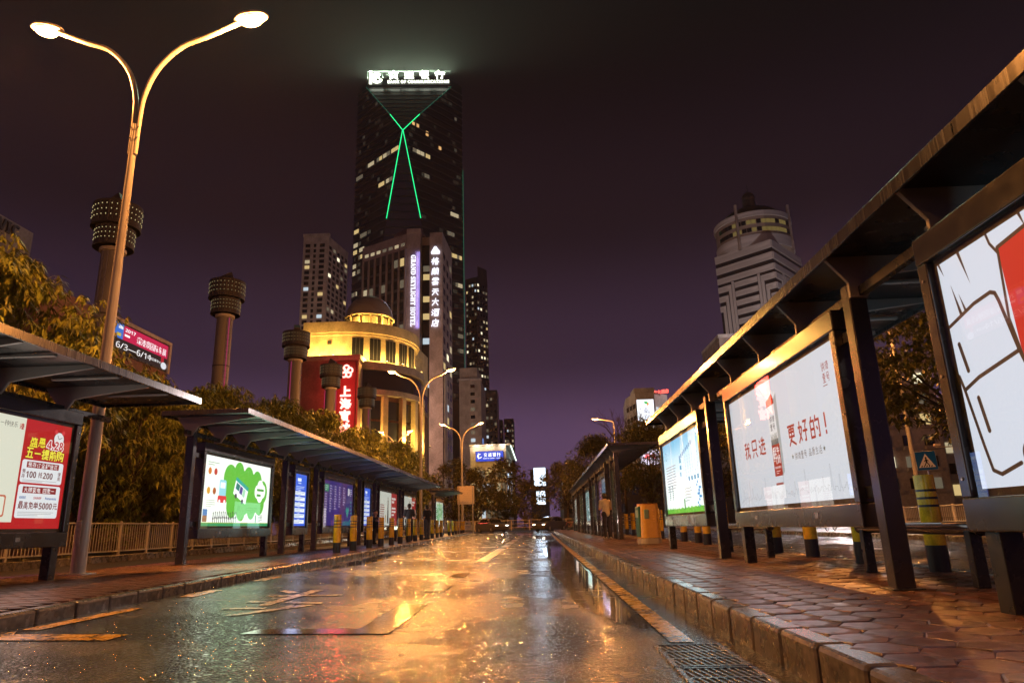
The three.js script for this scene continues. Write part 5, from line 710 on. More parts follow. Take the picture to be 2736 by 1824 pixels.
  // the sign on the chamfered top
  const p1 = mix(Cc, Lc, .8), p2 = mix(Cc, Rc, .8), sg = new THREE.Group(); sg.name = numbered('bank_sign'); scene.add(sg); onWall(sg, p1, p2, .5, 244.6, .7); tag(sg, 'glowing white bank sign on top of the tallest tower', 'sign'); const wm = glow([.92, 1, .8], 2.4);
  const Wd = Math.hypot(p2[0] - p1[0], p2[1] - p1[1]);
  part(sg, 'sign_frame', [bx(-Wd / 2, Wd / 2, -4.6, -4.2, -.6, -.3), bx(-Wd / 2, Wd / 2, 4.4, 4.7, -.6, -.3), ...Array.from({ length: 12 }, (_, k) => bx(-Wd / 2 + k * Wd / 11.2, -Wd / 2 + k * Wd / 11.2 + .2, -4.2, 4.4, -.55, -.35))], M.black);
  const lg = new THREE.TorusGeometry(2.7, .8, 6, 28, 5).rotateZ(.9).translate(-Wd / 2 + 5.4, -.2, .2); part(sg, 'sign_logo', [lg, bx(-Wd / 2 + 1.2, -Wd / 2 + 2.7, -4, 4.4, -.1, .5), new THREE.TorusGeometry(1.1, .5, 6, 18, 4.4).translate(-Wd / 2 + 5.6, -.6, .3)], wm);
  ['交', '通', '银', '行'].forEach((c, i) => { part(sg, 'sign_character', hanGeo(c, 5.0, .15, .5), wm).position.set(-Wd / 2 + 14.6 + i * 8.6, 1.7, 0); });
  const lt = latin('BANK OF COMMUNICATIONS', 1.75, .4); const lw = lt.boundingBox.max.x, sc = (Wd - 12) / lw; lt.translate(-lw / 2, 0, 0); part(sg, 'sign_lettering', lt.scale(sc, 1, 1).translate(5.2, -3.6, 0), wm);
  area(sg, [0, 0, 1.2], [-66, 420, -150], Wd, 8, C(.7, 1, .66), 560);
}

// ---- hotel slab with vertical sign letters
{ const t = thing('hotel_tower', 'mauve hotel slab with white vertical sign letters in front of the tallest tower', 'hotel', [0, 0, 0]), A = [-48.7, -183.8], b = [-33.9, -175], c = [-30.2, -175], d = [-27.6, -175], e = [-24, -175], f = [-23.3, -190];
  const wm = mat([.46, .36, .34], .8, { map: rep(T.wall, 9) });
  part(t, 'wall', prism([A, b, c, [-30.2, -178], [-27.6, -178], d, e, f, [-44, -202]].reverse(), 0, 80.6), wm);
  part(t, 'parapet', prism([[-34, -174.9], [-30.1, -174.9], [-30.1, -178], [-34, -178]].reverse(), 80.7, 82), wm); part(t, 'roof_crown', [cyl(5.2, 4.8, 80.7, 85.2, -35.5, -188, 24), cyl(3.2, 2.6, 85.2, 87, -35.5, -188, 20)], B.redwall);
  const bays = 7, dx = b[0] - A[0], dz = b[1] - A[1], l = Math.hypot(dx, dz);
  for (let k = 0; k < bays; k++) for (let r = 0; r < 13; r++) { const m = (r === 10 && k < 2) || (r === 12 && k > 4) || (k === 6 && r < 2) ? [B.warm, B.warm2, B.dim][(k + r) % 3] : rnd() < .06 ? B.dim : B.glassDark; onWall(pane(t, m, 0, 0, 0, l / bays * .66, 2.3, .2), A, b, (k + .5) / bays * .94 + .04, 34 + r * 3.2, .03); }
  for (let k = 0; k < bays; k++) onWall(pane(t, B.spandrel, 0, 0, 0, l / bays * .74, 44, .16, 0, 'window_strip'), A, b, (k + .5) / bays * .94 + .04, 54, 0);
  for (let k = 0; k <= bays; k++) onWall(pane(t, wm, 0, 0, 0, .42, 46, .6, 0, 'pier'), A, b, k / bays * .94 + .04, 53, .22);
  for (let k = 0; k < bays; k++) onWall(pane(t, k < 3 || k == 5 ? B.warm2 : B.dim, 0, 0, 0, l / bays * .55, .9, .16, 0, 'window'), A, b, (k + .5) / bays * .94 + .04, 77.6, .06);
  pane(t, B.glassDark, -28.9, 42, -177.9, 2.4, 72, .1, 0, 'glazed_slot'); for (const y of [71, 68.5, 62, 57, 50, 38]) pane(t, litPick(.6), -28.9, y, -177.8, 1.8, 1.7, .1);
  const vl = part(t, 'violet_light_line', bx(-30.55, -30.3, 53, 75, -174.98, -174.9), glow([.42, .34, 1], .8)); area(t, [-30.9, 64, -174.6], [-31.2, 64, -176], .5, 22, C(.4, .35, 1), 7);
  facade(t, e, f, 20, 76, 3, 16, .55, .5, () => litPick(.1), -.05);
  for (let k = 0; k < 5; k++) pane(t, mat([.7, .68, .66], .6), -23.85 - k * .05 + .2, 20, -176 - k * 2.6, .25, 40, .5, 0, 'facade_fin');
  const s1 = new THREE.Group(); s1.name = numbered('hotel_sign'); s1.position.set(-32.1, 63.7, -174.7); scene.add(s1); tag(s1, 'white vertical Latin lettering on the hotel slab', 'sign'); const hm = glow([.85, .85, 1], 1.5);
  const lt = latin('GRAND SKYLIGHT HOTEL', 1.25, .2, fontSerif); const k = 20.6 / lt.boundingBox.max.x; part(s1, 'sign_lettering', lt.scale(k, 1, 1).translate(-10.3, -.55, 0).rotateZ(-Math.PI / 2), hm);
  const s2 = new THREE.Group(); s2.name = numbered('hotel_sign'); s2.position.set(-25.95, 64, -174.7); scene.add(s2); tag(s2, 'column of white Chinese sign characters with a triangular logo on the hotel slab', 'sign');
  part(s2, 'sign_logo', [bar(V(-1, 10.3, .1), V(0, 12.1, .1), .3, 6), bar(V(0, 12.1, .1), V(1.1, 10.5, .1), .3, 6), bar(V(-1.1, 10.3, .1), V(1.2, 10.3, .1), .3, 6), bar(V(-.3, 11, .1), V(.4, 10.9, .1), .2, 6)], hm);
  ['格', '蘭', '雲', '天', '大', '酒', '店'].forEach((ch, i) => { part(s2, 'sign_character', hanGeo(ch, 1.9, .115, .2, .12), hm).position.set(0, 7.9 - i * 2.95, 0); });
  area(s2, [0, 0, .5], [-20, 50, 0], 2, 22, C(.8, .82, 1), 3);
}

// ---- domed building with floodlit upper storey and red neon sign
{ const t = thing('domed_building', 'domed building with floodlit cream upper storey and curved corner', 'building', [0, 0, 0]), cx = -36.3, cz = -133, lintel = B.cream;
  const arc = (r, a0 = -Math.PI / 2, a1 = .35, n = 28) => Array.from({ length: n + 1 }, (_, i) => { const a = lerp(a0, a1, i / n); return [cx + r * Math.cos(a), cz + r * Math.sin(a) * 1]; }).map(([x, z]) => [x, z]);
  const front = (r) => Array.from({ length: 29 }, (_, i) => { const a = lerp(Math.PI / 2, -.5, i / 28); return [cx + r * Math.cos(a), cz + r * Math.sin(a)]; });   // from the street side round to the right
  const plan = (r, left, back = -150) => [[left, cz + r], ...front(r), [-24, back], [left, back]];
  part(t, 'upper_wall', prism(plan(12.3, -41.6).reverse(), 30.8, 36.4), lintel); part(t, 'cornice', [prism(plan(13.1, -42.4).reverse(), 36.4, 38.4), prism(plan(12.8, -42.1).reverse(), 35.9, 36.4)], lintel);
  part(t, 'lower_wall', prism(plan(12.9, -41.6).reverse(), 0, 30.2), B.redwall); part(t, 'lower_cornice', [prism(plan(14.1, -42.6).reverse(), 29.3, 30.7), prism(plan(14.3, -42.8).reverse(), 24.6, 25.6)], B.beige);
  part(t, 'dark_glazing', prism(front(13.6).concat([[-24, -150], [cx, -150]]).reverse(), 25.6, 29.2), B.glassDark);
  part(t, 'sign_block', bx(-42.6, -31.2, 0, 30.4, -125, -117.6), B.redwall); part(t, 'block_cap', bx(-42.9, -30.9, 30.4, 31.3, -125, -117.3), B.beige);
  const colAngles = [68, 50, 33, 17, 2, -12]; for (const a of colAngles) { const q = R(a); part(t, 'column', [bx(-.5, .5, 0, 24.5, -.5, .5).rotateY(-q).translate(cx + 13.7 * Math.cos(q), 0, cz + 13.7 * Math.sin(q))], lintel); }
  for (const a of [59, 41.5, 25, 9.5, -5]) { const q = R(a); for (let r = 0; r < 6; r++) pane(t, B.glassDark, cx + 13.1 * Math.cos(q), 3 + r * 3.8, cz + 13.1 * Math.sin(q), .2, 3.4, 3.0, -q); }
  for (const a of [72, 57, 42, 27, 12]) { const q = R(a), w = pane(t, B.glassDark, cx + 12.45 * Math.cos(q), 33.4, cz + 12.45 * Math.sin(q), .3, 4.2, 2.1, -q); for (const o of [-.5, .5]) { const m = part(w, 'glazing_bar', win1, B.mullion); m.position.set(.55, 0, o * .33); m.scale.set(.3, 1, .03); } }
  pane(t, B.dark, -37.6, 34.6, -120.55, .7, .7, .2, 0, 'vent'); 
  const dx = -32.2, dz = -128.2; const dome = new THREE.SphereGeometry(4.6, 40, 18, 0, Math.PI * 2, 0, Math.PI / 2).scale(1, 1.04, 1).translate(dx, 41.1, dz); part(t, 'dome', dome, mat([.34, .3, .26], .45, { roughnessMap: rep(T.grime, 3) })); part(t, 'dome_ring', new THREE.TorusGeometry(4.75, .22, 8, 48).rotateX(Math.PI / 2).translate(dx, 41, dz), lintel); part(t, 'dome_drum', cyl(3.6, 3.6, 38.4, 40.9, dx, dz, 40), lintel); for (let k = 0; k < 12; k++) { const a = k * Math.PI / 6 + .2; part(t, 'drum_column', cyl(.22, .22, 38.4, 40.9, dx + 4.25 * Math.cos(a), dz + 4.25 * Math.sin(a), 10), lintel); }
  // floodlights on the ledge, washing the wall
  const fl = (x, y, z, p, label) => { const f = thing('floodlight', label, 'floodlight', [x, y, z]); part(f, 'bracket', rb(-.1, .1, 0, .12, -.06, .06, .01), M.black); part(f, 'lamp_housing', rb(-.18, .18, .12, .34, -.13, .13, .03), M.black); part(f, 'lamp_glass', rb(-.15, .15, .343, .37, -.1, .1, .01), glow([1, .7, .25], 3)); point(f, [0, .62, 0], C(1, .56, .12), p, 4); };
  [[-41, -118.3], [-38.6, -118.3], [-36.2, -118.3]].forEach(([x, z], i) => fl(x, 31.3, z, 115, `floodlight on the flat ledge of the domed building, ${['left', 'middle', 'right'][i]} one`));
  [79, 64.5, 49.5, 34.5, 19.5, 4].forEach((a, i) => { const q = R(a); fl(cx + 14.0 * Math.cos(q), 30.7, cz + 14.0 * Math.sin(q), 115, `${nth(i + 1)} floodlight round the curved ledge of the domed building, from the left`); });
  [100, 40, -20].forEach((a, i) => { const q = R(a); fl(dx + 5.4 * Math.cos(q), 38.4, dz + 5.4 * Math.sin(q), 95, `floodlight at the foot of the dome, ${['left', 'middle', 'right'][i]} one`); });
  [68, 33, 2].forEach((a, i) => { const q = R(a); fl(cx + 15.6 * Math.cos(q), 16 + 0, cz + 15.6 * Math.sin(q), 210, `floodlight lighting the tall columns of the domed building, ${['left', 'middle', 'right'][i]} one`); });
  const sg = new THREE.Group(); sg.name = numbered('neon_sign'); sg.position.set(-33.3, 23.5, -117.3); scene.add(sg); tag(sg, 'red vertical neon sign with flower logo on the domed building', 'neon sign'); const rm = glow([1, .27, .22], 4.2);
  part(sg, 'sign_panel', bx(-1.7, 1.7, -7.4, 6.6, -.3, -.05), mat([.14, .02, .02], .6)); const pet = []; for (let k = 0; k < 5; k++) { const a = k * 1.2566 + .3; pet.push(new THREE.TorusGeometry(.46, .15, 6, 16).translate(Math.cos(a) * .68, 4.7 + Math.sin(a) * .68, .1)); } part(sg, 'sign_logo', pet, rm);
  ['上', '海', '賓', '館'].forEach((c, i) => { part(sg, 'sign_character', hanGeo(c, 1.85, .17, .22), rm).position.set(0, 1.15 - i * 2.2, .02); });
  area(sg, [0, -.6, .5], [0, .5, 0], 2.4, 12, C(1, .05, .035), 30); area(sg, [0, -.6, 3.4], [-33.3, 23, -125], 2.2, 12, C(1, .04, .04), 8);
}

// ---- pale apartment tower, left of the bank tower
{ const t = thing('apartment_tower', 'pale apartment tower with a few lit windows left of the tallest tower', 'apartment tower', [0, 0, 0]), a = [-83, -230], b = [-73.6, -230], c = [-70.8, -246];
  part(t, 'wall', prism([a, b, c, [-90, -250]].reverse(), 0, 106), B.beige); part(t, 'parapet', [bx(-83.2, -73.4, 106.05, 107.2, -231, -229.8)], B.beige);
  const lit = new Set(['0,17', '0,16', '0,12', '2,11', '0,7', '2,7', '0,4']); for (let r = 0; r < 21; r++) for (const [i, x, w] of [[0, -81.2, 1.7], [1, -78.6, .9], [2, -75.9, 1.8]]) pane(t, lit.has(i + ',' + r) ? [B.cool, B.warm, B.warm2][(r + i) % 3] : B.glassDark, x, 60.5 + r * 2.1, -229.95, w, 1.25, .16);
  facade(t, b, c, 60, 103, 5, 20, .6, .6, () => litPick(.12), -.05); }
// ---- thin far tower right of the bank tower
{ const t = thing('residential_tower', 'thin dark tower with scattered lit windows right of the tallest tower', 'tower', [0, 0, 0]); part(t, 'wall', [prism([[-38.5, -380], [-31.5, -376], [-25.8, -384], [-30, -400], [-38, -400]].reverse(), 0, 143), prism([[-31, -377], [-26, -384], [-30, -396]].reverse(), 143.1, 150)], B.dark); facade(t, [-38.5, -380], [-31.5, -376], 46, 140, 4, 26, .5, .4, () => litPick(.22), -.05); facade(t, [-31.5, -376], [-25.8, -384], 46, 140, 4, 26, .5, .4, () => litPick(.25), -.05); }
// ---- stepped beige building
{ const t = thing('stepped_building', 'stepped beige office building beside the hotel, window column on its left', 'building', [0, 0, 0]); part(t, 'wall', [bx(-27, -19.2, 0, 52, -262, -240), bx(-27, -20.6, 52.05, 57, -262, -241.5)], B.beige); part(t, 'parapet', bx(-27.2, -19, 52.06, 52.7, -241.4, -239.8), B.pale); for (let r = 0; r < 14; r++) pane(t, litPick(.22), -22.2, 14 + r * 2.75, -239.95, 1.5, 1.2, .16); part(t, 'blue_light_line', bx(-18.9, -18.6, 22, 31, -240.1, -239.9), glow([.2, .4, 1], .7)); }
// ---- hazy far blocks
for (const [x0, x1, z, h, l] of [[-30, -22, -450, 69.5, 'hazy far apartment block, left of a pair by the far lamp'], [-21.3, -14.8, -455, 70.8, 'hazy far apartment block, right of a pair by the far lamp'], [-26.5, -18.5, -330, 66, 'hazy block behind the stepped beige building']]) { const t = thing('far_block', l, 'building', [0, 0, 0]); part(t, 'wall', bx(x0, x1, 0, h, z - 14, z), B.dark); facade(t, [x0, z], [x1, z], 20, h - 3, 4, 14, .5, .45, () => litPick(.16), -.05); }

// ---- low white bank branch with blue sign
{ const t = thing('bank_building', 'low white building with floodlit front and blue sign beyond the crossing', 'building', [0, 0, 0]); part(t, 'wall', bx(-13.6, -6.3, 0, 16.8, -173, -140), B.pale); part(t, 'roof_slab', bx(-13.8, -5.3, 16.85, 17.15, -173, -139.6), B.pale); part(t, 'tube_light', bar(V(-5.25, 16.7, -139.6), V(-5.25, 16.7, -172), .13, 8), glow([.75, 1, .85], 2)); facade(t, [-13.6, -140], [-6.3, -140], 2, 12.5, 7, 4, .7, .6, () => litPick(.5), -.05); facade(t, [-6.3, -140], [-6.3, -173], 3, 15, 8, 5, .5, .5, () => litPick(.4), -.05);
  const s = new THREE.Group(); s.name = numbered('bank_billboard'); s.position.set(-9.65, 14.75, -139.8); scene.add(s); tag(s, 'blue bank signboard with white characters on the low white building', 'signboard'); part(s, 'sign_box', bx(-2.85, 2.85, -1.05, 1.05, -.15, 0), M.frame); part(s, 'sign_screen', new THREE.PlaneGeometry(5.6, 2.0).translate(0, 0, .02), new THREE.MeshStandardMaterial({ color: C(.03, .03, .05), emissive: C(1, 1, 1), emissiveMap: poster.bankBlue, emissiveIntensity: 1.3 })); area(s, [0, 0, .3], [-5, 2, 0], 5.6, 2, C(.3, .45, 1), .8);
  for (let k = 0; k < 3; k++) { const f = thing('floodlight', `floodlight above the blue bank signboard, ${['left', 'middle', 'right'][k]} one`, 'floodlight', [-12.2 + k * 2.6, 17.0, -139.3]); part(f, 'lamp_housing', rb(-.15, .15, 0, .2, -.12, .12, .03), M.black); part(f, 'arm', bar(V(0, .1, -.1), V(0, .1, -.5), .03, 6), M.black); part(f, 'lamp_glass', rb(-.12, .12, -.02, -.002, -.09, .09, .005), glow([1, .92, .75], 3)); point(f, [0, -.3, .1], C(1, .86, .62), 9, 4); } }
// ---- bright far screens
for (const [y0, y1, x, w, l] of [[13, 18.6, .6, 3.7, 'bright white screen high beyond the crossing, upper of two'], [7.3, 11.4, .75, 2.8, 'bright white screen beyond the crossing, lower of two']]) { const t = thing('led_screen', l, 'screen', [x, y0, -220]); part(t, 'casing', bx(-w / 2 - .15, w / 2 + .15, -.15, y1 - y0 + .15, -.5, -.05), M.frameDark); part(t, 'screen_face', bx(-w / 2, w / 2, 0, y1 - y0, -.04, .0), glow([.72, .86, 1], 2.2)); if (y0 > 10) { part(t, 'mast', bx(-.3, .3, -y0, -.16, -.45, -.15), M.frameDark); } area(t, [0, (y1 - y0) / 2, .15], [0, 1, 0], w, y1 - y0, C(.6, .78, 1), 14); }
{ const t = thing('office_block', 'plain dark block carrying the bright far screens', 'building', [0, 0, 0]); part(t, 'wall', bx(-2.4, 3.4, 0, 18.2, -236, -221), B.dark); }

// ---- striped tower on the right
{ const t = thing('striped_tower', 'round-topped tower with dark and white stripes on the right', 'tower', [0, 0, 0]), Lp = [58.4, -203], Cp = [71.5, -190], Rp = [86.3, -206.8]; const wm = mat([.68, .66, .68], .75, { map: rep(T.wall, 9) });
  part(t, 'wall', prism([Lp, Cp, Rp, [73.2, -219.8]].reverse(), 0, 80.5), B.glassDark);
  const band = (a, b, u0, u1, y0, y1) => { const l = Math.hypot(b[0] - a[0], b[1] - a[1]), o = pane(t, wm, 0, 0, 0, l * (u1 - u0), y1 - y0, .5, 0, 'facade_band'); onWall(o, a, b, (u0 + u1) / 2, (y0 + y1) / 2, .05 + rnd() * .02); };
  for (const [a, b, mir] of [[Lp, Cp, 0], [Cp, Rp, 1]]) { const S = (u0, u1, y0, y1) => mir ? band(a, b, 1 - u1, 1 - u0, y0, y1) : band(a, b, u0, u1, y0, y1);
    S(0, 1, 78.2, 80.6); S(0, 1, 74.6, 76.8); S(.0, 1, 71.4, 73.2); for (let y = 40; y < 70; y += 2.9) S(.3, .7, y, y + 1.7);
    for (let k = 0; k < 3; k++) { const y = 68.6 - k * 3.1; S(0, .24 - k * .07, y, y + 1.8); S(.19 - k * .07, .24 - k * .07, 0, y); S(.76 + k * .07, 1, y, y + 1.8); S(.76 + k * .07, .81 + k * .07, 0, y); } S(.25, .29, 0, 71.2); S(.71, .75, 0, 71.2); S(.97, 1, 0, 60); }
  const c = [71.8, -205]; part(t, 'top_drum', cyl(11.4, 11.4, 80.6, 91, c[0], c[1], 48), B.concrete); part(t, 'drum_rim', cyl(11.8, 11.8, 90.2, 91.8, c[0], c[1], 48), wm); part(t, 'drum_rim', cyl(11.7, 11.7, 80.7, 84.2, c[0], c[1], 48), wm);
  for (let k = 0; k < 22; k++) { const q = R(10 + k * 7.4); for (const y of [85.8, 88.4]) pane(t, k > 4 && k < 18 && rnd() < .55 ? glow([1, .72, .22], .11) : B.glassDark, c[0] + 11.42 * Math.cos(q), y, c[1] + 11.42 * Math.sin(q), .2, 1.3, 1.3, -q); }
  part(t, 'cap_dome', new THREE.SphereGeometry(9.8, 36, 12, 0, Math.PI * 2, 0, Math.PI / 2).scale(1, .55, 1).translate(c[0], 91.8, c[1]), B.dark); part(t, 'lantern', [cyl(2.2, 1.9, 97, 101, c[0], c[1], 16), new THREE.SphereGeometry(2.1, 16, 8).translate(c[0], 101.4, c[1]), cyl(.15, .05, 103, 107, c[0], c[1], 6)], B.dark); for (let k = 0; k < 4; k++) { const q = R(40 + k * 90); part(t, 'fin', [bx(-.35, .35, 80, 95, -.4, .4).translate(c[0] + 11.7 * Math.cos(q), 0, c[1] + 11.7 * Math.sin(q))], B.concrete); } }
{ const t = thing('office_block', 'grey block at the foot of the striped tower behind the right shelter roof', 'building', [0, 0, 0]); part(t, 'wall', bx(52, 60, 0, 50, -206, -186), B.concrete); part(t, 'parapet', bx(51.8, 60.2, 50.05, 51, -206, -185.8), B.pale); facade(t, [52, -186], [60, -186], 10, 48, 4, 10, .6, .5, () => litPick(.1), -.05); }

// ---- office with a tall white screen and red roof letters
{ const t = thing('office_building', 'office block with a tall white screen and red roof letters behind the right trees', 'building', [0, 0, 0]); part(t, 'wall', [prism([[21, -157], [22.2, -150], [26.4, -150], [30, -154], [30, -170], [22, -170]].reverse(), 0, 28.6)], B.pale); part(t, 'parapet', bx(22.0, 26.5, 28.65, 29.6, -156, -149.8), B.pale); facade(t, [21, -157], [22.2, -150], 4, 27, 3, 9, .8, .4, () => B.glassDark, -.05); facade(t, [26.4, -150], [30, -154], 4, 26, 3, 9, .6, .5, () => litPick(.1), -.05);
  const s = thing('led_screen', 'tall white screen with dark Chinese characters on the office block', 'screen', [24.25, 23.6, -149.7]); part(s, 'casing', bx(-1.95, 1.95, -3.5, 3.5, -.2, -.02), M.frameDark); part(s, 'screen_face', new THREE.PlaneGeometry(3.7, 6.8).translate(0, 0, .01), new THREE.MeshStandardMaterial({ color: C(.03, .03, .03), emissive: C(1, 1, 1), emissiveMap: poster.southern, emissiveIntensity: 1.5 })); area(s, [0, 0, .2], [10, 1, 0], 3.7, 6.8, C(.9, .92, 1), 1);
  const r = new THREE.Group(); r.name = numbered('neon_sign'); r.position.set(27.9, 28.9, -151.4); r.rotation.y = -.5; scene.add(r); tag(r, 'small red roof letters on the office block behind the right trees', 'neon sign'); ['北', '方', '大', '酒', '店'].forEach((c, i) => part(r, 'sign_character', hanGeo(c, .78, .16, .12), glow([1, .1, .07], 2.4)).position.set(-1.9 + i * .9, 0, 0)); part(r, 'sign_rack', [bx(-2.4, 2.3, -.5, -.42, -.2, -.1), ...[-2, 0, 2].map((x) => bx(x - .04, x + .04, -.9, .4, -.2, -.12))], M.frameDark); 
  const l = thing('led_screen', 'low glowing screen with red characters below the right trees', 'screen', [24.4, 14.4, -149.6]); part(l, 'screen_face', bx(-2, 2, -1.6, 1.6, -.1, 0), glow([.9, .8, 1], 1.5)); part(l, 'casing', bx(-2.1, 2.1, -1.7, 1.7, -.2, -.11), M.frameDark); ['南', '方'].forEach((c, i) => part(l, 'sign_character', hanGeo(c, 1.0, .16, .05), glow([1, .1, .1], 1.6)).position.set(-.7 + i * 1.4, .2, .01)); }

// ---- left edge: office with big letters, billboard block, vent towers
{ const t = thing('office_slab', 'grey office slab with dark roof lettering at the left edge', 'building', [0, 0, 0]); part(t, 'wall', bx(-125, -95.5, 0, 58, -118, -62), mat([.3, .26, .29], .8, { map: rep(T.wall, 9) })); for (let k = 0; k < 4; k++) for (let r = 0; r < 3; r++) pane(t, B.glassDark, -95.45, 50 - r * 3, -114.5 + k * 9, .16, 1.7, 7); const g = latin('AVIC', 2.3, .3); part(t, 'roof_lettering', g.rotateY(Math.PI / 2).translate(-95.4, 55.2, -107), mat([.03, .025, .05], .6)); }
{ const t = thing('billboard_block', 'dull red block carrying the lit car show billboard on the left', 'building', [0, 0, 0]); part(t, 'wall', bx(-52, -39.3, 0, 20.9, -69.8, -50), B.redwall); part(t, 'billboard_surround', [bx(-39.3, -38.9, 20.55, 20.9, -69.75, -59.6), bx(-39.3, -38.9, 17.5, 20.55, -69.75, -69.4)], B.pale); facade(t, [-39.3, -50], [-39.3, -69.8], 4, 15, 8, 4, .5, .45, () => litPick(.12), .05);
  const s = new THREE.Group(); s.name = numbered('lit_billboard'); s.position.set(-39.1, 19.1, -64.6); s.rotation.y = Math.PI / 2; scene.add(s); tag(s, 'lit red and black car show billboard on the roof edge at left', 'billboard'); part(s, 'frame', [bx(-4.8, 4.8, 1.35, 1.45, -.1, .06), bx(-4.8, 4.8, -1.45, -1.35, -.1, .06)], M.frameDark); part(s, 'billboard_screen', new THREE.PlaneGeometry(9.4, 2.7).translate(0, 0, .03), new THREE.MeshStandardMaterial({ color: C(.03, .03, .03), emissive: C(1, 1, 1), emissiveMap: poster.carShow, emissiveIntensity: 1.1 })); area(s, [0, 0, .3], [10, 10, -64], 9.4, 2.7, C(.7, .3, .4), .5); }
{ const t = thing('far_block', 'small dark block with green light lines beside the car show billboard', 'building', [0, 0, 0]); part(t, 'wall', bx(-58, -55.5, 0, 24, -121, -110), B.dark); for (let k = 0; k < 6; k++) part(t, 'green_light_line', bx(-55.45, -55.3, 20.4 + k * .95 - 2, 20.5 + k * .95 - 2, -112.5, -110.4), glow([.5, 1, .35], .7)); }
[['first', -37.5], ['second', -51], ['third', -66], ['fourth', -80.5], ['fifth', -95]].forEach(([w, z], i) => {
  const x = [-25.2, -24.4, -24.0, -24.7, -23.9][i], t = thing('vent_tower', `${w} of the row of tall vent towers with dotted drum tops, counted from the left`, 'vent tower', [x, .2, z], i, 'row of vent towers'), h = 20.4; t.scale.set(.75, 1, .75); part(t, 'column', cyl(.86, .8, 0, h - 3.0, 0, 0, 28), mat([.23, .22, .22], .6, { map: rep(T.wall, 3) })); for (const y of [h - 7.2, h - 13]) part(t, 'joint_ring', cyl(.875, .875, y, y + .09, 0, 0, 28), B.dark); part(t, 'collar', cyl(.98, .98, h - 3.2, h - 3.0, 0, 0, 28), B.pale);
  part(t, 'lower_drum', [cyl(1.45, 1.45, h - 2.95, h - 1.7, 0, 0, 36), cyl(1.49, 1.49, h - 2.95, h - 2.85, 0, 0, 36)], B.dark); part(t, 'upper_drum', [cyl(1.78, 1.78, h - 1.68, h - .2, 0, 0, 36), cyl(1.82, 1.82, h - 1.68, h - 1.58, 0, 0, 36), cyl(1.82, 1.82, h - .3, h - .2, 0, 0, 36)], B.dark); part(t, 'hatch_box', bx(-.5, .5, 0, .7, -.4, .4).rotateZ(.5).translate(0, h - .15, 0), B.dark);
  const seam = bx(-.012, .012, -.7, .7, -.03, .03), seam2 = bx(-.012, .012, -.58, .58, -.03, .03); for (let k = 0; k < 15; k++) { const a = k * Math.PI / 7.5 + .1, q = part(t, 'panel_seam', seam, B.mullion), r = part(t, 'panel_seam', seam2, B.mullion); q.position.set(1.79 * Math.cos(a), h - .94, 1.79 * Math.sin(a)); q.rotation.y = -a; r.position.set(1.46 * Math.cos(a), h - 2.3, 1.46 * Math.sin(a)); r.rotation.y = -a; }
  part(t, 'ladder', [...[-.2, .2].map((o) => bar(V(o, 1, .9), V(o, h - 3.3, .86), .02, 5)), ...Array.from({ length: 30 }, (_, k) => bar(V(-.2, 1.3 + k * .5, .89), V(.2, 1.3 + k * .5, .89), .014, 5))], M.steel);
  const bulbs = []; for (let k = 0; k < 30; k++) { const a = k * Math.PI / 15; for (const y of [-.5, -.85, -1.2]) bulbs.push(new THREE.OctahedronGeometry(.045).translate(1.8 * Math.cos(a), h + y, 1.8 * Math.sin(a))); for (const y of [-1.95, -2.25, -2.55]) bulbs.push(new THREE.OctahedronGeometry(.04).translate(1.47 * Math.cos(a), h + y, 1.47 * Math.sin(a))); } part(t, 'light_bulbs', bulbs, glow([1, .85, .4], i < 1 ? .55 : .3)).userData.kind = 'stuff';
  if (i) for (const a of [2.6, -.5]) part(t, 'pink_light_line', cyl(.035, .035, 4, h - 3.3, .9 * Math.cos(a - i), .9 * Math.sin(a - i), 6), glow([1, .06, .35], .3)); });
{ const t = thing('neon_shop_sign', 'magenta shop sign on two posts left of the frame', 'neon sign', [-13.4, 1.35, -9.4], Math.PI / 2); for (const q of [-1.2, 1.2]) part(t, 'post', bx(q - .06, q + .06, -1.15, -.4, -.18, -.08), M.frameDark); part(t, 'sign_board', bx(-1.6, 1.6, -.4, .4, -.2, -.05), M.frameDark); part(t, 'neon_tube', [tube([V(-1.4, -.3, .05), V(-1.4, .3, .05), V(1.4, .3, .05), V(1.4, -.3, .05), V(-1.4, -.3, .05)], .04, 60, 8)], glow([1, .05, .75], 4)); area(t, [0, 0, .2], [-9.2, -.6, -9.8], 2.8, .6, C(1, .03, .75), .8); const sp = new THREE.SpotLight(C(1, .03, .8), 150, 0, .18, .7); sp.position.set(0, .35, .3); sp.target.position.set(4.2, -1.25, 3.8); sp.castShadow = true; t.add(sp, sp.target); part(t, 'spot_lamp', cyl(.06, .05, .42, .54, 0, .28, 12), M.black); }
{ const t = thing('shop_block', 'dark low shop block behind the left trees', 'building', [0, 0, 0]); part(t, 'wall', bx(-34, -19.3, 0, 7, -34, 6), B.redwall); part(t, 'parapet', bx(-34, -19.1, 7.02, 7.5, -34.2, 6), B.concrete); facade(t, [-19.3, 4], [-19.3, -32], 1, 3.2, 9, 1, .7, .8, () => B.glassDark, .05); }
{ const t = thing('apartment_block', 'pale apartment block with small bays seen through the right shelter gap', 'apartment block', [0, 0, 0]); part(t, 'wall', [bx(48, 58, 0, 24, -112, -100), bx(58.1, 70, 0, 17, -112, -102)], B.pale); for (let r = 0; r < 6; r++) for (const x of [50, 53, 56]) { const w = pane(t, litPick(.12), x, 5 + r * 3, -99.9, 1.3, 1.5, .3); pane(t, B.pale, x, 3.9 + r * 3, -99.7, 1.7, .5, .7, 0, 'bay'); } for (let r = 0; r < 5; r++) for (const x of [60, 63, 66]) pane(t, litPick(.1), x, 4 + r * 3, -101.95, 1.4, 1.5, .16); }

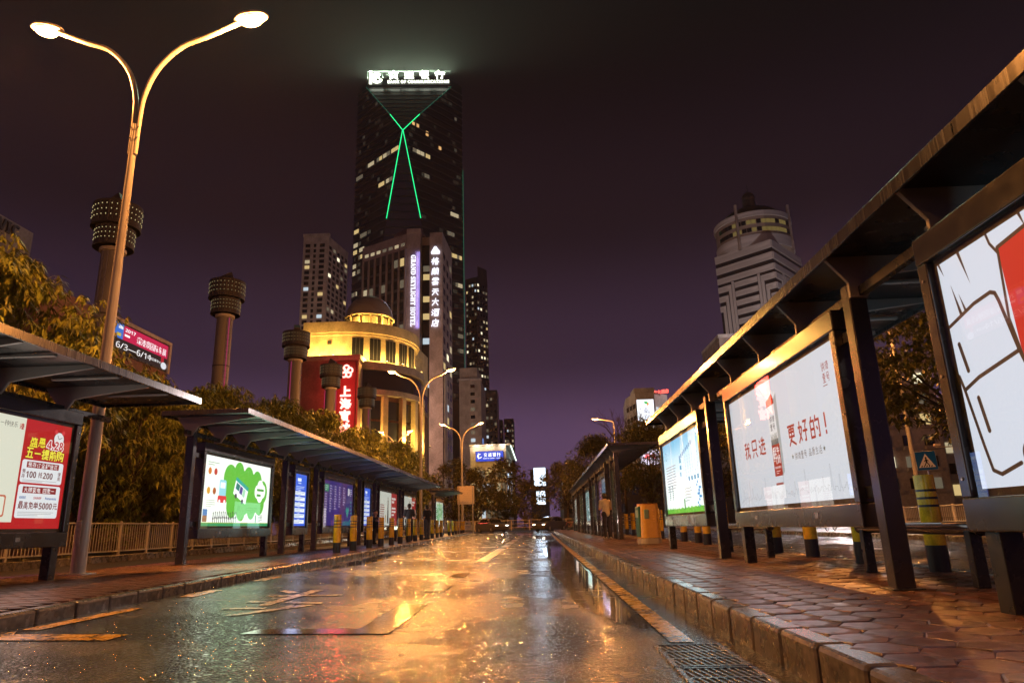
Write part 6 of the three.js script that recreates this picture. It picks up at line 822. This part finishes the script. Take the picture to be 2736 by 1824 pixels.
{ const t = thing('low_block', 'long dark low block far behind the left trees', 'building', [0, 0, 0]); part(t, 'wall', bx(-64, -57, 0, 13, -109, -22), B.dark); facade(t, [-57, -22], [-57, -109], 2, 12, 20, 3, .5, .5, () => litPick(.08), .05); }
{ const t = thing('low_block', 'long dark low block across the main road on the right', 'building', [0, 0, 0]); part(t, 'wall', bx(64, 74, 0, 12, -98, -8), B.dark); facade(t, [64, -98], [64, -8], 2, 11, 20, 3, .5, .5, () => litPick(.1), .05); }
{ const t = thing('low_block', 'dark low block beyond the crossing between the screens and the right office', 'building', [0, 0, 0]); part(t, 'wall', bx(4.5, 46, 0, 9, -150, -128), B.dark); facade(t, [4.5, -128], [46, -128], 2, 8, 14, 2, .5, .5, () => litPick(.2), -.05); }
// ---- high mast lamps that light the far facades from behind nearer buildings
for (const [x, z, h, p, l, mc = [1, .62, .45]] of [[-39, -160, 25, 1300, 'high mast lamp hidden behind the domed building'], [66, -158, 30, 2600, 'high mast lamp in front of the striped tower behind the right shelter roof', [1, .82, .78]], [-66, -205, 28, 2000, 'high mast lamp at the foot of the apartment tower']]) { const t = thing('mast_lamp', l, 'street lamp', [x, -.3, z]); part(t, 'mast', cyl(.3, .16, 0, h, 0, 0, 14), M.pole); part(t, 'lamp_ring', new THREE.TorusGeometry(.9, .1, 8, 24).rotateX(Math.PI / 2).translate(0, h, 0), M.steel); for (let k = 0; k < 6; k++) part(t, 'lamp_head', rb(-.2, .2, .1, .26, -.14, .14, .03).translate(Math.cos(k * 1.047) * .95, h, Math.sin(k * 1.047) * .95), glow([1, .7, .45], 3)); point(t, [0, h + 1.4, 0], C(...mc), p, 10); }

// every building's group sits at the middle of its own footprint
for (const o of [...scene.children]) if (o.isGroup && o.userData.category && o.position.lengthSq() === 0) {
  o.updateMatrixWorld(true); const b = new THREE.Box3().setFromObject(o), c = V((b.min.x + b.max.x) / 2, b.min.y, (b.min.z + b.max.z) / 2); o.position.copy(c); for (const k of o.children) k.position.sub(c);
}

renderer.render(scene, camera);
